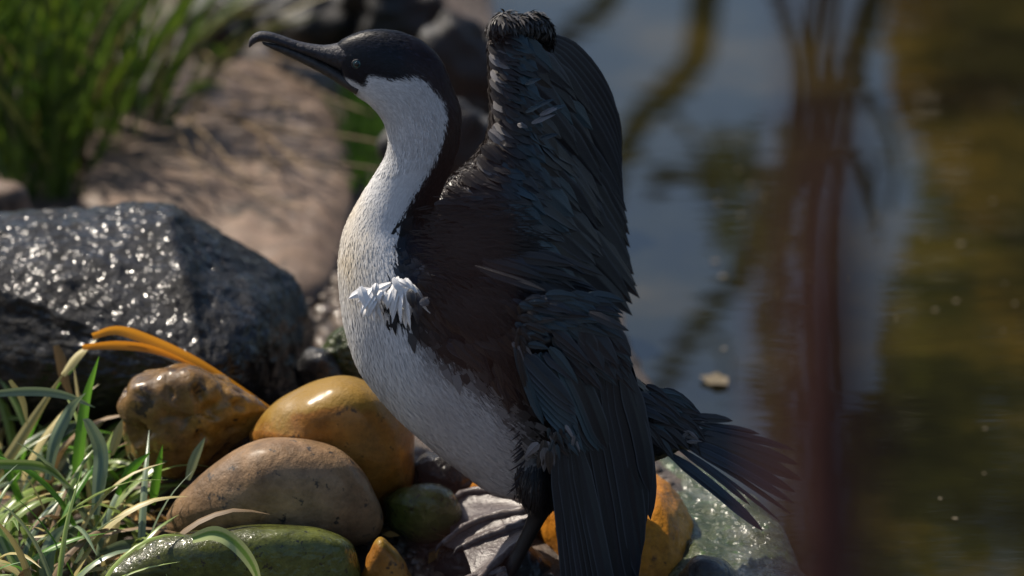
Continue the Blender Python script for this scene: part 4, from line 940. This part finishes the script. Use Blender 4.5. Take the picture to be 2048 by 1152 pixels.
# ---- tail
tail = obj('tail', mesh('tail', *tube([P(1300, 820, 0), P(1340, 850, 0), P(1385, 880, 0)], [.03, .026, .014], 14, 12)), M['f_flight'], bird)
for (x0, y0, x1, y1, wd, m_, Y0, Y1) in [
    (1350, 838, 1466, 842, .013, 'f_brown', .02, .04), (1360, 850, 1520, 868, .010, 'f_flight', .03, .05), (1365, 852, 1590, 900, .012, 'f_flight', .02, .03),
    (1370, 862, 1600, 930, .017, 'f_brown', .01, .01), (1375, 870, 1606, 962, .020, 'f_brown', 0, 0), (1372, 880, 1592, 985, .018, 'f_flight', -.005, -.01),
    (1372, 888, 1590, 1008, .013, 'f_flight', -.01, -.02), (1370, 892, 1585, 1030, .007, 'f_flight', -.012, -.02), (1365, 898, 1560, 1042, .006, 'f_flight', -.015, -.03),
    (1360, 900, 1500, 1010, .009, 'f_flight', -.016, -.03), (1335, 905, 1526, 1062, .018, 'f_flight', -.02, -.045), (1340, 912, 1470, 1010, .009, 'f_teal', -.022, -.04)]:
    feather(P(x0, y0, Y0), P(x1, y1, Y1), wd * .72, (0, 0, .006), nrm(np.array([.1, -1, .5])), m_, tail, 16, .3, .1, twist=random.gauss(.1, .1), ragged=.04)
loose(tail, (1335, 1385, 815, 880), 50, .012, .03, -.35, .25, .004, ['f_flight', 'f_flight', 'f_teal'], -.028, 0)
loose(tail, (1270, 1350, 770, 860), 34, .025, .045, -.6, .2, .010, ['f_flight', 'f_teal', 'f_flight'], -.045, .0002)
loose(tail, (1362, 1385, 850, 885), 12, .010, .02, -.1, .3, .003, ['f_pale'], -.032, 0)

# ---- feet
def foot(name, toes, Yf, parent):
    cols = 22; T4 = [spline(np.array([(x, y) for x, y in t], float), cols) for t in toes]
    per = 9; rows = []
    for a in range(len(toes) - 1):
        for j in range(per):
            f = j / per; rows.append((T4[a] * (1 - f) + T4[a + 1] * f, math.sin(math.pi * f)))
    rows.append((T4[-1], 0))
    v = []
    for i, (r, sag) in enumerate(rows):
        for k, (x, y) in enumerate(r):
            s = k / (cols - 1)
            p = P(x + 14 * sag * s ** 3, y, Yf(x, y))
            fold = .0022 * math.sin(i * 1.1 + s * 5) * sag * s + .0015 * mn.noise(Vector((x / 30, y / 14, 3)))
            v.append(p + np.array([0, .55, -.8]) * (.008 * sag * s ** .6) + np.array([0, -.7, .7]) * fold)
    n = len(rows); v = np.array(v); f = grid_faces(n, cols); n0 = len(v)
    v2 = v + np.array([0, .0015, -.002]); v = np.vstack([v, v2]); f += [tuple(i + n0 for i in q[::-1]) for q in grid_faces(n, cols)]
    ft = obj(name, mesh(name, v, f), M['web'], parent)
    for t in toes:
        q = [P(x, y, Yf(x, y) - .001) for x, y in spline(np.array(t, float), 14)]
        obj('toe', mesh('toe', *tube(q, np.linspace(.0055, .0030, 14) * (1 + .18 * np.sin(np.arange(14) * 2.2)), 10)), M['web'], ft)
        e = q[-1]; d = nrm(q[-1] - q[-2])
        obj('claw', mesh('claw', *tube([e - d * .002, e + d * .006 + np.array([0, 0, .001]), e + d * .012 + np.array([0, 0, -.004])], [.0026, .002, .0004], 8, 8)), M['bill'], ft)
    return ft
foot('foot', [[(1058, 1002), (985, 982), (925, 986), (890, 1022)], [(1058, 1020), (990, 1030), (930, 1052), (884, 1088)], [(1058, 1045), (1000, 1062), (955, 1078), (924, 1094)], [(1054, 1075), (1015, 1105), (970, 1145), (935, 1185)]],
     lambda x, y: -.045 + (1100 - y) * .00095 + (1050 - x) * .00018, bird)
foot('foot', [[(1012, 1142), (960, 1150), (910, 1170), (860, 1200)], [(1012, 1150), (960, 1180), (920, 1210), (880, 1240)], [(1016, 1158), (990, 1200), (960, 1240), (940, 1270)]],
     lambda x, y: -.075 + (1160 - y) * .0006, bird)
